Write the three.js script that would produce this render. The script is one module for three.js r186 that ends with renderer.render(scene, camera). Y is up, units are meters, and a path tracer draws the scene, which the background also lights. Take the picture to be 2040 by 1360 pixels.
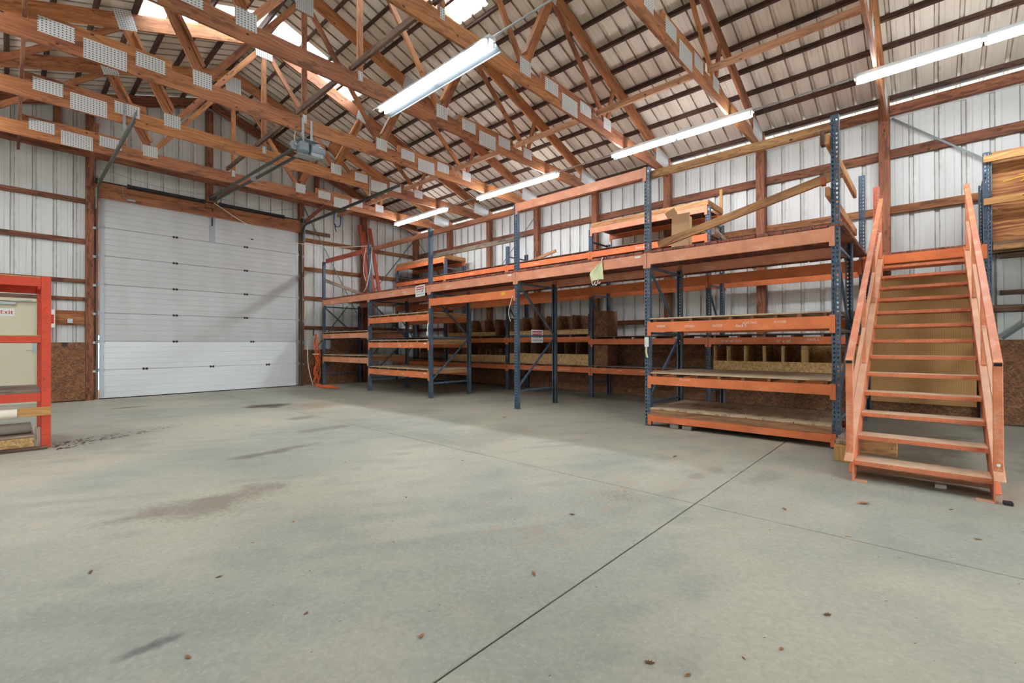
import * as THREE from 'three';
import { RectAreaLightUniformsLib } from 'three/addons/lights/RectAreaLightUniformsLib.js';
import { mergeGeometries } from 'three/addons/utils/BufferGeometryUtils.js';
import { FontLoader } from 'three/addons/loaders/FontLoader.js';
import { TextGeometry } from 'three/addons/geometries/TextGeometry.js';

// ------------------------------------------------------------------ camera, sky, exposure
const DEG = Math.PI / 180;
const scene = new THREE.Scene();
const camera = new THREE.PerspectiveCamera(2 * Math.atan(680 / 913.645) / DEG, 1.5, 0.05, 300);
camera.position.set(0, 1.1456, 0);
camera.rotation.order = 'YXZ';
camera.rotation.set(0.30804 * DEG, -47.64046 * DEG, -0.17145 * DEG);
const renderer = new THREE.WebGLRenderer();
renderer.toneMapping = THREE.LinearToneMapping;
renderer.toneMappingExposure = 1.24;
renderer.shadowMap.enabled = true;
RectAreaLightUniformsLib.init();
scene.background = new THREE.Color().setRGB(0.86, 0.93, 1.0);   // overcast sky outside
scene.backgroundIntensity = 17;
const LAMP_POWER = 30, TUBE_GLOW = 52;

// ------------------------------------------------------------------ random numbers and noise
function rng(seed) { let a = seed >>> 0; return () => { a = (a + 0x6D2B79F5) >>> 0; let t = Math.imul(a ^ (a >>> 15), 1 | a); t = (t + Math.imul(t ^ (t >>> 7), 61 | t)) ^ t; return ((t ^ (t >>> 14)) >>> 0) / 4294967296; }; }
const R = rng(20240611);
const rr = (a, b) => a + (b - a) * R();
const PERM = new Float32Array(65536); { const q = rng(77); for (let i = 0; i < 65536; i++) PERM[i] = q(); }
function vn(x, y) {   // value noise, repeats every 256 cells
  const xi = Math.floor(x), yi = Math.floor(y); let fx = x - xi, fy = y - yi;
  fx = fx * fx * (3 - 2 * fx); fy = fy * fy * (3 - 2 * fy);
  const x0 = xi & 255, x1 = (xi + 1) & 255, y0 = (yi & 255) << 8, y1 = ((yi + 1) & 255) << 8;
  const a = PERM[y0 + x0], b = PERM[y0 + x1], c = PERM[y1 + x0], d = PERM[y1 + x1];
  return a + (b - a) * fx + (c - a) * fy + (a - b - c + d) * fx * fy;
}
function vnp(x, y, px, py) {   // value noise with a chosen repeat
  const xi = Math.floor(x), yi = Math.floor(y); let fx = x - xi, fy = y - yi;
  fx = fx * fx * (3 - 2 * fx); fy = fy * fy * (3 - 2 * fy);
  const m = (v, p) => ((v % p) + p) % p;
  const x0 = m(xi, px), x1 = m(xi + 1, px), y0 = m(yi, py) << 8, y1 = m(yi + 1, py) << 8;
  const a = PERM[(y0 + x0) & 65535], b = PERM[(y0 + x1) & 65535], c = PERM[(y1 + x0) & 65535], d = PERM[(y1 + x1) & 65535];
  return a + (b - a) * fx + (c - a) * fy + (a - b - c + d) * fx * fy;
}
const clamp = (v, a = 0, b = 1) => v < a ? a : v > b ? b : v;
const sm = (a, b, v) => { const t = clamp((v - a) / (b - a)); return t * t * (3 - 2 * t); };
const hex = h => [(h >> 16) & 255, (h >> 8) & 255, h & 255];
const mix3 = (a, b, t) => [a[0] + (b[0] - a[0]) * t, a[1] + (b[1] - a[1]) * t, a[2] + (b[2] - a[2]) * t];
function dataTex(w, h, fn, srgb = true, rep) {
  const d = new Uint8Array(w * h * 4);
  for (let j = 0; j < h; j++) for (let i = 0; i < w; i++) {
    const c = fn(i / w, j / h), o = (j * w + i) * 4;
    d[o] = clamp(c[0], 0, 255); d[o + 1] = clamp(c[1], 0, 255); d[o + 2] = clamp(c[2], 0, 255); d[o + 3] = 255;
  }
  const t = new THREE.DataTexture(d, w, h); t.magFilter = THREE.LinearFilter; t.minFilter = THREE.LinearMipmapLinearFilter;
  t.wrapS = t.wrapT = THREE.RepeatWrapping; if (srgb) t.colorSpace = THREE.SRGBColorSpace;
  if (rep) t.repeat.set(rep[0], rep[1]);
  t.needsUpdate = true; return t;
}

// ------------------------------------------------------------------ materials
// wood: grain along u; the picture covers 2 m along the grain and 0.5 m across
function woodTex(light, mid, dark, seed, knots = 5, contrast = 1, stain = 0) {
  const q = rng(seed), K = []; for (let i = 0; i < knots; i++) K.push([q(), q(), 0.006 + 0.012 * q()]);
  const A = hex(light), B = hex(mid), C = hex(dark), s = seed * 3.17;
  return dataTex(560, 280, (u, v) => {
    let warp = vnp(u * 6 + s, v * 5, 6, 5) * 0.12 + vnp(u * 14, v * 9 + s, 14, 9) * 0.03, kd = 0;
    for (const [ku, kv, kr] of K) {
      let du = Math.abs(u - ku); du = Math.min(du, 1 - du) * 2; let dv = v - kv; dv -= Math.round(dv); dv *= 0.5;
      const r = Math.sqrt(du * du * 0.35 + dv * dv);
      if (r < 0.12) { warp += 0.09 * Math.exp(-r / 0.022) * Math.sign(dv || 1); if (r < kr) kd = Math.max(kd, 1 - r / kr); }
    }
    const vv = v + warp;
    const ring = vnp(u * 3, vv * 34, 3, 34), fine = vnp(u * 24, vv * 150, 24, 150), broad = vnp(u * 5 + 3, v * 4, 5, 4);
    let t = 0.5 + contrast * ((ring - 0.5) * 0.8 + (fine - 0.5) * 0.5 + (broad - 0.5) * 0.55);
    let c = t < 0.5 ? mix3(C, B, clamp(t * 2)) : mix3(B, A, clamp(t * 2 - 1));
    if (stain) { const b = sm(0.58, 0.78, vnp(u * 9, v * 6 + 2, 9, 6) * 0.6 + vnp(u * 31, v * 20, 31, 20) * 0.4); c = mix3(c, [c[0] * 0.55, c[1] * 0.52, c[2] * 0.52], b * stain); }
    if (kd > 0) c = mix3(c, [C[0] * 0.5, C[1] * 0.45, C[2] * 0.4], sm(0, 0.6, kd));
    return c;
  }, true, [0.5, 2]);
}
const std = (o) => new THREE.MeshStandardMaterial(Object.assign({ roughness: 0.8, metalness: 0 }, o));
const wood = (l, m, d, seed, o = {}) => std({ map: woodTex(l, m, d, seed, o.knots ?? 5, o.contrast ?? 1, o.stain ?? 0), roughness: o.rough ?? 0.78 });
const W = {
  truss: [wood(0xc68a58, 0xac7046, 0x865034, 11, { stain: 0.4, rough: 0.62, contrast: 0.8 }), wood(0xd0935a, 0xb67847, 0x8e5635, 12, { stain: 0.3, rough: 0.62, contrast: 0.8 }), wood(0xbb7f53, 0xa06440, 0x7a4830, 13, { stain: 0.5, rough: 0.62, contrast: 0.8 })],
  post: wood(0xa56c4d, 0x8e583d, 0x69402c, 21, { stain: 0.5 }),
  girt: wood(0x976547, 0x7f4f36, 0x5e3827, 22, { stain: 0.6 }),
  girtTan: wood(0xae7c4e, 0x935f38, 0x6d4429, 27, { stain: 0.5 }),
  purlin: wood(0x6a4938, 0x4f3529, 0x35241e, 23, { stain: 0.6 }),
  lumber: wood(0xd9b078, 0xc69458, 0xa57440, 24, { contrast: 0.8 }),
  tan: wood(0xc89a68, 0xb07f50, 0x8c6040, 25, { stain: 0.3 }),
  grey: wood(0xb5a290, 0x9a8775, 0x75665a, 26, { stain: 0.5 }),
  mill: wood(0xb98a66, 0xa07352, 0x7b553e, 31, { stain: 0.2 }),
  brace: wood(0xdaa680, 0xc48d68, 0x9c6c50, 39, { stain: 0.2 }),
  rail: wood(0xb87a58, 0x9c6044, 0x784832, 28, { stain: 0.3 }),
  plank: [wood(0xa5604e, 0x8c4c40, 0x6a3830, 29, { stain: 0.5 }), wood(0x9a6a50, 0x7f523f, 0x5d3b2f, 30, { stain: 0.5 }), wood(0xa86a58, 0x955548, 0x6e3d36, 37, { stain: 0.4 })],
  ply: wood(0xd8c4a4, 0xc4ad8c, 0xa98f70, 32, { contrast: 0.6, stain: 0.35 }),
  plyBrown: wood(0xc08a52, 0x9d6339, 0x744027, 33, { knots: 9, contrast: 1.3 }),
  dark: wood(0x8a6c56, 0x6f5443, 0x4e3a30, 34, { stain: 0.5 }),
};
function osbTex(bg, cols, seed, n = 5200) {
  const S = 1024, cv = document.createElement('canvas'); cv.width = cv.height = S;
  const g = cv.getContext('2d'), q = rng(seed); g.fillStyle = bg; g.fillRect(0, 0, S, S);
  for (let i = 0; i < n; i++) {
    const x = q() * S, y = q() * S, l = 25 + q() * 85, w = 5 + q() * 17, a = (q() - 0.5) * 2.6, c = cols[Math.floor(q() * cols.length)];
    for (const dx of [-S, 0, S]) for (const dy of [-S, 0, S]) {
      if (x + dx < -120 || x + dx > S + 120 || y + dy < -120 || y + dy > S + 120) continue;
      g.save(); g.translate(x + dx, y + dy); g.rotate(a); g.fillStyle = c; g.globalAlpha = 0.55 + 0.4 * ((i * 7919) % 100) / 100; g.fillRect(-l / 2, -w / 2, l, w);
      g.globalAlpha = 0.12; g.strokeStyle = '#2a170d'; g.lineWidth = 1; g.beginPath(); g.moveTo(-l / 2, w / 2); g.lineTo(l / 2, w / 2); g.stroke(); g.restore();
    }
  }
  const t = new THREE.CanvasTexture(cv); t.wrapS = t.wrapT = THREE.RepeatWrapping; t.colorSpace = THREE.SRGBColorSpace; t.repeat.set(1 / 1.1, 1 / 1.1); return t;
}
const OSB = {
  dark: std({ map: osbTex('#7a5238', ['#86593c', '#6e4931', '#926544', '#624029', '#9a6f4b', '#775339'], 5, 7000), roughness: 0.85 }),
  light: std({ map: osbTex('#d0aa70', ['#d8b47c', '#c49c62', '#e0c08a', '#b88d56', '#d2ab70', '#a97c4a'], 6, 3600), roughness: 0.8 }),
};
function paint(base, chip, seed, o = {}) {   // scuffed paint, 1 m picture
  const b = hex(base), c = hex(chip), q = rng(seed), L = [];
  for (let i = 0; i < (o.scratches ?? 26); i++) L.push([q(), q(), 0.01 + 0.05 * q(), q() * 3.14, 0.0012 + 0.002 * q()]);
  const t = dataTex(384, 384, (u, v) => {
    const n = vnp(u * 5, v * 5, 5, 5) * 0.5 + vnp(u * 17, v * 17, 17, 17) * 0.3 + vnp(u * 70, v * 70, 70, 70) * 0.2;
    let k = 0.9 + 0.2 * n, w = sm(0.5, 0.85, vnp(u * 7 + 3, v * 9, 7, 9) * 0.45 + vnp(u * 29, v * 33, 29, 33) * 0.3 + vnp(u * 90, v * 90, 90, 90) * 0.25) * (o.wear ?? 0.35);
    for (const [x, y, l, a, r] of L) { let dx = u - x, dy = v - y; dx -= Math.round(dx); dy -= Math.round(dy); const p = dx * Math.cos(a) + dy * Math.sin(a), s = Math.abs(-dx * Math.sin(a) + dy * Math.cos(a)); if (Math.abs(p) < l && s < r) w = Math.max(w, o.scratch ?? 0.6); }
    return mix3([b[0] * k, b[1] * k, b[2] * k], c, w);
  });
  return std({ map: t, roughness: o.rough ?? 0.5, metalness: o.metal ?? 0 });
}
const M = {
  orange: paint(0xe47d48, 0xecb896, 41, { wear: 0.22 }),
  faded: paint(0xe09570, 0xeac2aa, 42, { wear: 0.4 }),
  rust: paint(0xb2553c, 0x8d4634, 43, { wear: 0.4 }),
  redOrange: paint(0xd2431f, 0x7a2a18, 44, { wear: 0.1, scratches: 40 }),
  blue: paint(0x4b5d6f, 0x91a3b1, 45, { wear: 0.3, rough: 0.42 }),
  stair: paint(0xdc8259, 0xecc6a8, 46, { wear: 0.45 }),
  stairDust: paint(0xdfa581, 0xe6bfa3, 47, { wear: 0.5 }),
  treadTop: paint(0xd9bb9d, 0xcb9272, 49, { wear: 0.7 }),
  rustPost: paint(0xd07058, 0xb05c48, 48, {}),
  track: std({ color: 0x5f655f, roughness: 0.45, metalness: 0.55 }),
  galv: std({ color: 0xaab2b6, roughness: 0.42, metalness: 0.5 }),
  steelDark: std({ color: 0x33302e, roughness: 0.55, metalness: 0.3 }),
  motor: std({ color: 0x8a979d, roughness: 0.42, metalness: 0.3 }),
  strap: std({ color: 0x6f7674, roughness: 0.5, metalness: 0.5 }),
  white: std({ color: 0xe9ebe8, roughness: 0.5 }),
  lampWhite: std({ color: 0xdfe4e4, roughness: 0.35 }),
  lampGrey: std({ color: 0x7d868c, roughness: 0.3, metalness: 0.7 }),
  black: std({ color: 0x161718, roughness: 0.55 }),
  rubber: std({ color: 0x131312, roughness: 0.9 }),
  cordOrange: std({ color: 0xe9692c, roughness: 0.5 }),
  cable: std({ color: 0xe8e3d4, roughness: 0.55 }),
  hose: std({ color: 0x3f66b4, roughness: 0.4 }),
  cloth: std({ color: 0xd9dcae, roughness: 0.95, side: THREE.DoubleSide }),
  paper: std({ color: 0xdfe2dc, roughness: 0.9 }),
  cardboard: std({ color: 0xd2b48a, roughness: 0.9 }),
  chalk: std({ color: 0xefe6dc, roughness: 0.95 }),
  chalkRed: std({ color: 0xd9907c, roughness: 0.95 }),
  marker: std({ color: 0xe8b53a, roughness: 0.9 }),
  leaf: [std({ color: 0x8a5a30, roughness: 0.9, side: THREE.DoubleSide }), std({ color: 0xa0703f, roughness: 0.9, side: THREE.DoubleSide }), std({ color: 0x6d452a, roughness: 0.9, side: THREE.DoubleSide })],
  doorNew: std({ color: 0xe6ecec, roughness: 0.45 }),
  exitRed: std({ color: 0xc4362a, roughness: 0.6 }),
  pvc: std({ color: 0xe8e0cc, roughness: 0.5 }),
  pipeGrey: std({ color: 0xa39a8a, roughness: 0.7 }),
  concreteBlock: std({ color: 0x948e85, roughness: 0.95 }),
  gap: std({ color: 0x3c3128, roughness: 1 }),
  ground: std({ color: 0x8d8d86, roughness: 1 }),
  tube: new THREE.MeshStandardMaterial({ color: 0xffffff, emissive: new THREE.Color(0xf5f8ff), emissiveIntensity: TUBE_GLOW, roughness: 0.4 }),
};
// sheet metal: the picture spans one sheet of three ribs across and 2.4 m along, with broken lines of dirt along the ribs
function sheetTex(base, dirt, seed, amount, seam = 0.7) {
  const b = hex(base), d = hex(dirt), w3 = 0.8;
  return dataTex(300, 512, (u, v) => {
    const st = vnp(u * 70, v * 3, 70, 3) * 0.5 + vnp(u * 150, v * 9, 150, 9) * 0.5, br = vnp(u * 4, v * 5 + seed, 4, 5), sp = vnp(u * 110, v * 200, 110, 200);
    let k = amount * (sm(0.6, 0.95, st) * 0.3 * br + sm(0.35, 0.9, br) * 0.3 + (sp - 0.5) * 0.1);
    if (seam) for (let r = 0; r < 3; r++) { const x = (u - (r + 0.5) / 3) * w3, n = vnp(r * 5 + 1, v * 9, 16, 9) * 0.6 + vnp(r * 5 + 2, v * 48, 16, 48) * 0.4, side = vnp(r * 5 + 3, v * 13, 16, 13) * 0.6 + vnp(r * 5 + 4, v * 60, 16, 60) * 0.4;
      if (Math.abs(x + 0.024) < 0.0055) k = Math.max(k, seam * (0.45 + 0.55 * sm(0.2, 0.8, n))); if (Math.abs(x - 0.024) < 0.0055) k = Math.max(k, seam * (0.4 + 0.6 * sm(0.2, 0.8, side))); if (Math.abs(x - 0.042) < 0.012) k = Math.max(k, seam * 0.3 * sm(0.4, 0.9, side)); }
    return mix3(b, d, clamp(k));
  }, true, [1, 1 / 2.4]);
}
M.wallSheet = std({ map: sheetTex(0xdfe2de, 0x918c82, 3, 0.35, 0.7), roughness: 0.45, side: THREE.DoubleSide });
M.roofSheet = std({ map: sheetTex(0xe6dece, 0x84715c, 4, 0.5, 0.85), roughness: 0.5, side: THREE.DoubleSide });
M.doorOld = std({ map: sheetTex(0xcacccb, 0xaaa9a2, 8, 0.5, 0), roughness: 0.5 });
M.exitDoor = std({ map: sheetTex(0xd6ceb2, 0xe4dfca, 9, 0.9, 0), roughness: 0.6 });
M.outer = std({ color: 0x8b8b88, roughness: 0.8 });
M.skylight = new THREE.MeshPhysicalMaterial({ color: 0xf4f6f4, roughness: 1, transmission: 0.8, thickness: 0, side: THREE.DoubleSide });
// punched steel truss plate: 26 mm pitch
M.plate = std({ map: dataTex(64, 64, (u, v) => { const du = (u - 0.5) * 34, dv = (v - 0.5) * 28.5; const h = sm(6.6, 5.4, Math.hypot(du * 0.85, dv)); const k = 1 - 0.05 * Math.sin(v * 6.28); return mix3([212 * k, 216 * k, 215 * k], [84, 54, 38], h); }, true, [1 / 0.034, 1 / 0.0285]), roughness: 0.45, metalness: 0 });
// checker plate relief for the stair treads
const checkBump = dataTex(128, 128, (u, v) => { let h = 0; for (const [cx, cy, a] of [[0.25, 0.25, 0.7], [0.75, 0.75, 0.7], [0.75, 0.25, -0.7], [0.25, 0.75, -0.7]]) { const dx = u - cx, dy = v - cy, p = dx * Math.cos(a) + dy * Math.sin(a), s = -dx * Math.sin(a) + dy * Math.cos(a); h = Math.max(h, sm(1, 0.6, Math.hypot(p / 0.2, s / 0.07))); } return [h * 255, h * 255, h * 255]; }, false, [1 / 0.05, 1 / 0.05]);
M.tread = M.treadTop.clone(); M.tread.bumpMap = checkBump; M.tread.bumpScale = 0.0025;
M.treadNose = M.stair.clone(); M.treadNose.bumpMap = checkBump; M.treadNose.bumpScale = 0.003;
// pegboard: real print of small punched holes, 25 mm pitch
M.peg = std({ map: dataTex(64, 64, (u, v) => { const h = sm(0.16, 0.11, Math.hypot(u - 0.5, v - 0.5)); const n = vnp(u * 16, v * 16, 16, 16); return mix3([183 + 10 * n, 137 + 8 * n, 84 + 6 * n], [70, 46, 28], h); }, true, [1 / 0.0248, 1 / 0.0248]), roughness: 0.8 });

// ------------------------------------------------------------------ geometry helpers (uv in metres)
function chamferBox(w, h, d, g = 0, b = 0.002, ou = 0, ov = 0) {
  const H = [w / 2, h / 2, d / 2]; b = Math.min(b, H[0] * 0.4, H[1] * 0.4, H[2] * 0.4);
  const P = (ax, s) => [0, 1, 2].map(i => s[i] * (H[i] - (i === ax ? 0 : b)));
  const pos = [], uv = [], nor = [];
  const uvOf = (p, n) => { let o = [0, 1, 2].filter(i => i !== g); if (n === g) return [p[o[0]] + ou, p[o[1]] + ov]; const t = o.find(i => i !== n); return [p[g] + ou, p[t] + ov]; };
  const tri = (a, c, e, n, ax) => {
    const u = [c[0] - a[0], c[1] - a[1], c[2] - a[2]], v = [e[0] - a[0], e[1] - a[1], e[2] - a[2]];
    const x = [u[1] * v[2] - u[2] * v[1], u[2] * v[0] - u[0] * v[2], u[0] * v[1] - u[1] * v[0]];
    if (x[0] * n[0] + x[1] * n[1] + x[2] * n[2] < 0) [c, e] = [e, c];
    const l = Math.hypot(...n);
    for (const p of [a, c, e]) { pos.push(...p); uv.push(...uvOf(p, ax)); nor.push(n[0] / l, n[1] / l, n[2] / l); }
  };
  const S = [-1, 1];
  for (let ax = 0; ax < 3; ax++) { const [i, j] = [0, 1, 2].filter(k => k !== ax); for (const s of S) {
    const q = S.flatMap(a => S.map(c => { const t = [0, 0, 0]; t[ax] = s; t[i] = a; t[j] = c; return P(ax, t); })), n = [0, 0, 0]; n[ax] = s;
    tri(q[0], q[1], q[3], n, ax); tri(q[0], q[3], q[2], n, ax); } }
  for (let k = 0; k < 3; k++) { const [i, j] = [0, 1, 2].filter(x => x !== k); for (const si of S) for (const sj of S) {
    const n = [0, 0, 0]; n[i] = si; n[j] = sj; const t = s => { const r = [0, 0, 0]; r[i] = si; r[j] = sj; r[k] = s; return r; };
    const a = P(i, t(-1)), c = P(i, t(1)), e = P(j, t(1)), f = P(j, t(-1)); tri(a, c, e, n, i); tri(a, e, f, n, i); } }
  for (const x of S) for (const y of S) for (const z of S) { const s = [x, y, z]; tri(P(0, s), P(1, s), P(2, s), s, 0); }
  const G = new THREE.BufferGeometry();
  G.setAttribute('position', new THREE.Float32BufferAttribute(pos, 3)); G.setAttribute('normal', new THREE.Float32BufferAttribute(nor, 3)); G.setAttribute('uv', new THREE.Float32BufferAttribute(uv, 2));
  return G;
}
const boxCache = new Map(); let boxTurn = 0;
function boxG(w, h, d, g = 0, b = 0.002) {
  const v = (boxTurn = (boxTurn + 1) % 5), key = [w, h, d].map(x => x.toFixed(3)).join() + g + b + v;
  if (!boxCache.has(key)) boxCache.set(key, chamferBox(w, h, d, g, b, v * 0.391, v * 0.117));
  return boxCache.get(key);
}
const finish = m => { m.castShadow = m.receiveShadow = true; return m; };
function mesh(parent, name, geo, mat, pos) { const m = finish(new THREE.Mesh(geo, mat)); m.name = name; if (pos) m.position.set(...pos); (parent || scene).add(m); return m; }
// axis-aligned board between two corners
function board(parent, name, mat, x, y, z, g, b) {
  const w = x[1] - x[0], h = y[1] - y[0], d = z[1] - z[0];
  if (g === undefined) g = w >= h && w >= d ? 0 : h >= d ? 1 : 2;
  return mesh(parent, name, boxG(w, h, d, g, b), mat, [(x[0] + x[1]) / 2, (y[0] + y[1]) / 2, (z[0] + z[1]) / 2]);
}
// bar from a to b: grain along it; w measured towards `side`, h across both
const V = (...a) => new THREE.Vector3(...a);
function bar(parent, name, mat, a, b, w, h, side = [0, 0, 1], bev) {
  const A = V(...a), B = V(...b), dir = B.clone().sub(A), L = dir.length(); dir.normalize();
  const m = mesh(parent, name, boxG(+L.toFixed(3), h, w, 0, bev), mat);
  const s = V(...side); s.addScaledVector(dir, -s.dot(dir)).normalize(); const up = s.clone().cross(dir);
  m.quaternion.setFromRotationMatrix(new THREE.Matrix4().makeBasis(dir, up, s));
  m.position.copy(A).add(B).multiplyScalar(0.5); return m;
}
function pipe(parent, name, mat, pts, r, seg = 24, rad = 6) {
  const c = new THREE.CatmullRomCurve3(pts.map(p => V(...p)), false, 'centripetal');
  return mesh(parent, name, new THREE.TubeGeometry(c, seg, r, rad, false), mat);
}
function cyl(parent, name, mat, a, b, r, n = 14, r2) {
  const A = V(...a), B = V(...b), L = A.distanceTo(B), m = mesh(parent, name, new THREE.CylinderGeometry(r2 ?? r, r, L, n), mat);
  m.position.copy(A).add(B).multiplyScalar(0.5); m.quaternion.setFromUnitVectors(V(0, 1, 0), B.sub(A).normalize()); return m;
}
// profile in (x, y) drawn out along z
function extrude(pts, depth, holes = []) {
  const s = new THREE.Shape(pts.map(p => new THREE.Vector2(...p))); for (const h of holes) s.holes.push(new THREE.Path(h.map(p => new THREE.Vector2(...p))));
  return new THREE.ExtrudeGeometry(s, { depth, bevelEnabled: false });
}
const used = {};
function numbered(n) { const k = used[n] = (used[n] ?? -1) + 1; return k ? `${n}_${String(k).padStart(3, '0')}` : n; }
function thing(name, label, category, group, kind) { const o = new THREE.Group(); o.name = numbered(name); o.userData = { label, category }; if (group) o.userData.group = group; if (kind) o.userData.kind = kind; scene.add(o); return o; }
function tag(m, label, category, group) { m.name = numbered(m.name); Object.assign(m.userData, { label, category }); if (group) m.userData.group = group; return m; }
function structure(name, label, category) { const o = new THREE.Group(); o.name = name; o.userData = { label, category, kind: 'structure' }; scene.add(o); return o; }
function sub(parent, name, pos) { const g = new THREE.Group(); g.name = name; if (pos) g.position.set(...pos); parent.add(g); return g; }

// ------------------------------------------------------------------ sizes of the place
const RX = 9.48, LX = -2.93, BZ = -13.1, FZ = 5.83, RIDGE = 3.275, PITCH = 0.345;
const roofY = x => 7.195 - PITCH * Math.abs(x - RIDGE);      // underside of the roof sheets
const rafterTop = x => 7.10 - PITCH * Math.abs(x - RIDGE);
const TZ = k => -0.476 - 1.7785 * k;                          // face of truss k, counted back from the stairs

// ------------------------------------------------------------------ floor
{
  const floor = structure('floor', 'grey concrete floor slab with saw-cut joints and stains', 'floor');
  const stains = [[1.02, -3.85, 0.62, 0.34, 0.5, [104, 92, 78]], [3.28, -9.18, 0.42, 0.35, 0.95, [70, 55, 42]], [3.9, -8.6, 0.5, 0.5, 0.4, [150, 105, 72]], [3.08, -7.28, 0.3, 0.2, 0.45, [95, 92, 84]], [1.78, -5.17, 0.3, 0.1, 0.5, [85, 78, 66]], [2.17, -5.25, 0.32, 0.12, 0.5, [88, 80, 68]], [2.9, -6.1, 0.5, 0.15, 0.45, [96, 90, 78]],
    [2.15, -1.8, 0.16, 0.09, 0.35, [165, 140, 112]], [4.3, -1.05, 0.3, 0.2, 0.35, [118, 118, 108]], [4.3, -1.45, 0.14, 0.1, 0.4, [105, 105, 98]], [4.0, -1.5, 0.12, 0.07, 0.4, [112, 112, 104]], [1.5, -10.9, 0.4, 0.1, 0.6, [80, 72, 62]], [4.2, -4.0, 0.9, 0.5, 0.22, [135, 120, 100]], [0.4, -2.2, 0.12, 0.05, 0.7, [86, 88, 86]], [0.33, -2.2, 0.1, 0.04, 0.7, [86, 88, 86]], [6.4, 0.9, 0.9, 0.35, 0.5, [96, 84, 66]], [7.2, 0.2, 0.9, 0.3, 0.45, [92, 80, 64]], [6.0, -0.1, 0.7, 0.25, 0.45, [100, 90, 72]]];
  const floorColor = (x, z) => {
    const big = vn(x * 0.55 + 7, z * 0.55 + 3), mid = vn(x * 1.7, z * 1.7 + 9), sml = vn(x * 6.1, z * 6.1), swirl = vn((x * 0.8 + z * 0.5) * 3 + mid * 2, (z * 0.8 - x * 0.5) * 9), fine = vn(x * 60, z * 60), grain = vn(x * 190, z * 190);
    let c = mix3([156, 157, 144], [176, 172, 153], sm(0.3, 0.8, big * 0.6 + mid * 0.4));
    c = mix3(c, [138, 141, 131], 0.5 * sm(0.45, 0.85, swirl * 0.5 + sml * 0.3 + (1 - big) * 0.3));
    c = mix3(c, [188, 180, 156], 0.35 * sm(0.55, 0.85, vn(x * 1.1 + 31, z * 2.3 + 5) * 0.7 + sml * 0.3));
    const k = 0.93 + 0.07 * fine + 0.07 * grain; c = [c[0] * k, c[1] * k, c[2] * k];
    if (grain > 0.93) c = mix3(c, [196, 194, 184], 0.4);
    for (const [sx, sz, a, b, s, col] of stains) { if (Math.abs(x - sx) > a * 1.7 || Math.abs(z - sz) > b * 1.7) continue; const d = Math.hypot((x - sx) / a, (z - sz) / b) + (sml - 0.5) * 0.7 + (fine - 0.5) * 0.3; if (d < 1.1) c = mix3(c, col, s * sm(1.1, 0.25, d)); }
    // rust streaks dragged along x, and a scatter of rust crumbs
    if (z < -1.2 && z > -2.5 && x > 1.8 && x < 5) for (const [z0, x0, x1, w] of [[-1.52, 2.1, 4.4, 0.02], [-1.66, 1.9, 4.6, 0.03], [-1.83, 2.0, 3.7, 0.015], [-1.95, 1.9, 4.9, 0.018], [-2.3, 2.2, 3.2, 0.02], [-1.42, 1.9, 2.9, 0.012]]) {
      if (x < x0 || x > x1) continue; const d = Math.abs(z - z0 - 0.05 * (x - 3) - 0.04 * (vn(x * 2, z0 * 9) - 0.5)); if (d < w * 2) c = mix3(c, [184, 144, 104], 0.3 * sm(w * 2, 0, d) * sm(0.25, 0.7, vn(x * 5, z * 40)));
    }
    const dr = Math.hypot((x - 3.1) / 0.55, (z + 1.75) / 0.4); if (dr < 1 && vn(x * 110 + 5, z * 110) * (1.15 - dr * 0.6) > 0.8) c = mix3(c, [146, 96, 68], 0.6);
    return c;
  };
  const grit = dataTex(512, 512, (u, v) => { const n = vnp(u * 200, v * 200, 200, 200) * 0.6 + vnp(u * 60, v * 60, 60, 60) * 0.4; return [n * 255, n * 255, n * 255]; }, false);
  const gap = 0.004, xs = [LX, 3.31, RX], zs = [BZ, -1.25, FZ];
  for (let i = 0; i < 2; i++) for (let j = 0; j < 2; j++) {
    const x0 = xs[i] + (i ? gap : -0.2), x1 = xs[i + 1] - (i ? -0.2 : gap), z0 = zs[j] + (j ? gap : -0.2), z1 = zs[j + 1] - (j ? -0.2 : gap);
    const tw = j ? 1200 : 900, th = j ? 1200 : 1700;
    const t = dataTex(tw, th, (u, v) => floorColor(x0 + u * (x1 - x0), z0 + v * (z1 - z0)));
    t.wrapS = t.wrapT = THREE.ClampToEdgeWrapping;
    const bump = grit.clone(); bump.repeat.set((x1 - x0) / 0.8, (z1 - z0) / 0.8); bump.needsUpdate = true;
    const m = mesh(floor, 'slab_panel', chamferBox(x1 - x0, 0.12, z1 - z0, 0, 0.003), std({ map: t, roughness: 0.62, bumpMap: bump, bumpScale: 0.0006 }), [(x0 + x1) / 2, -0.06, (z0 + z1) / 2]);
    const p = m.geometry.attributes.position, uv = m.geometry.attributes.uv; for (let k = 0; k < p.count; k++) uv.setXY(k, p.getX(k) / (x1 - x0) + 0.5, p.getZ(k) / (z1 - z0) + 0.5);
  }
  mesh(floor, 'joint_bed', boxG(RX - LX + 0.4, 0.1, FZ - BZ + 0.4), M.gap, [(RX + LX) / 2, -0.068, (FZ + BZ) / 2]);
  const g = mesh(null, 'ground', boxG(90, 0.2, 90), M.ground, [3, -0.36, -3]); g.userData = { kind: 'structure', label: 'gravel yard ground outside the building', category: 'ground' };
}

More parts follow.
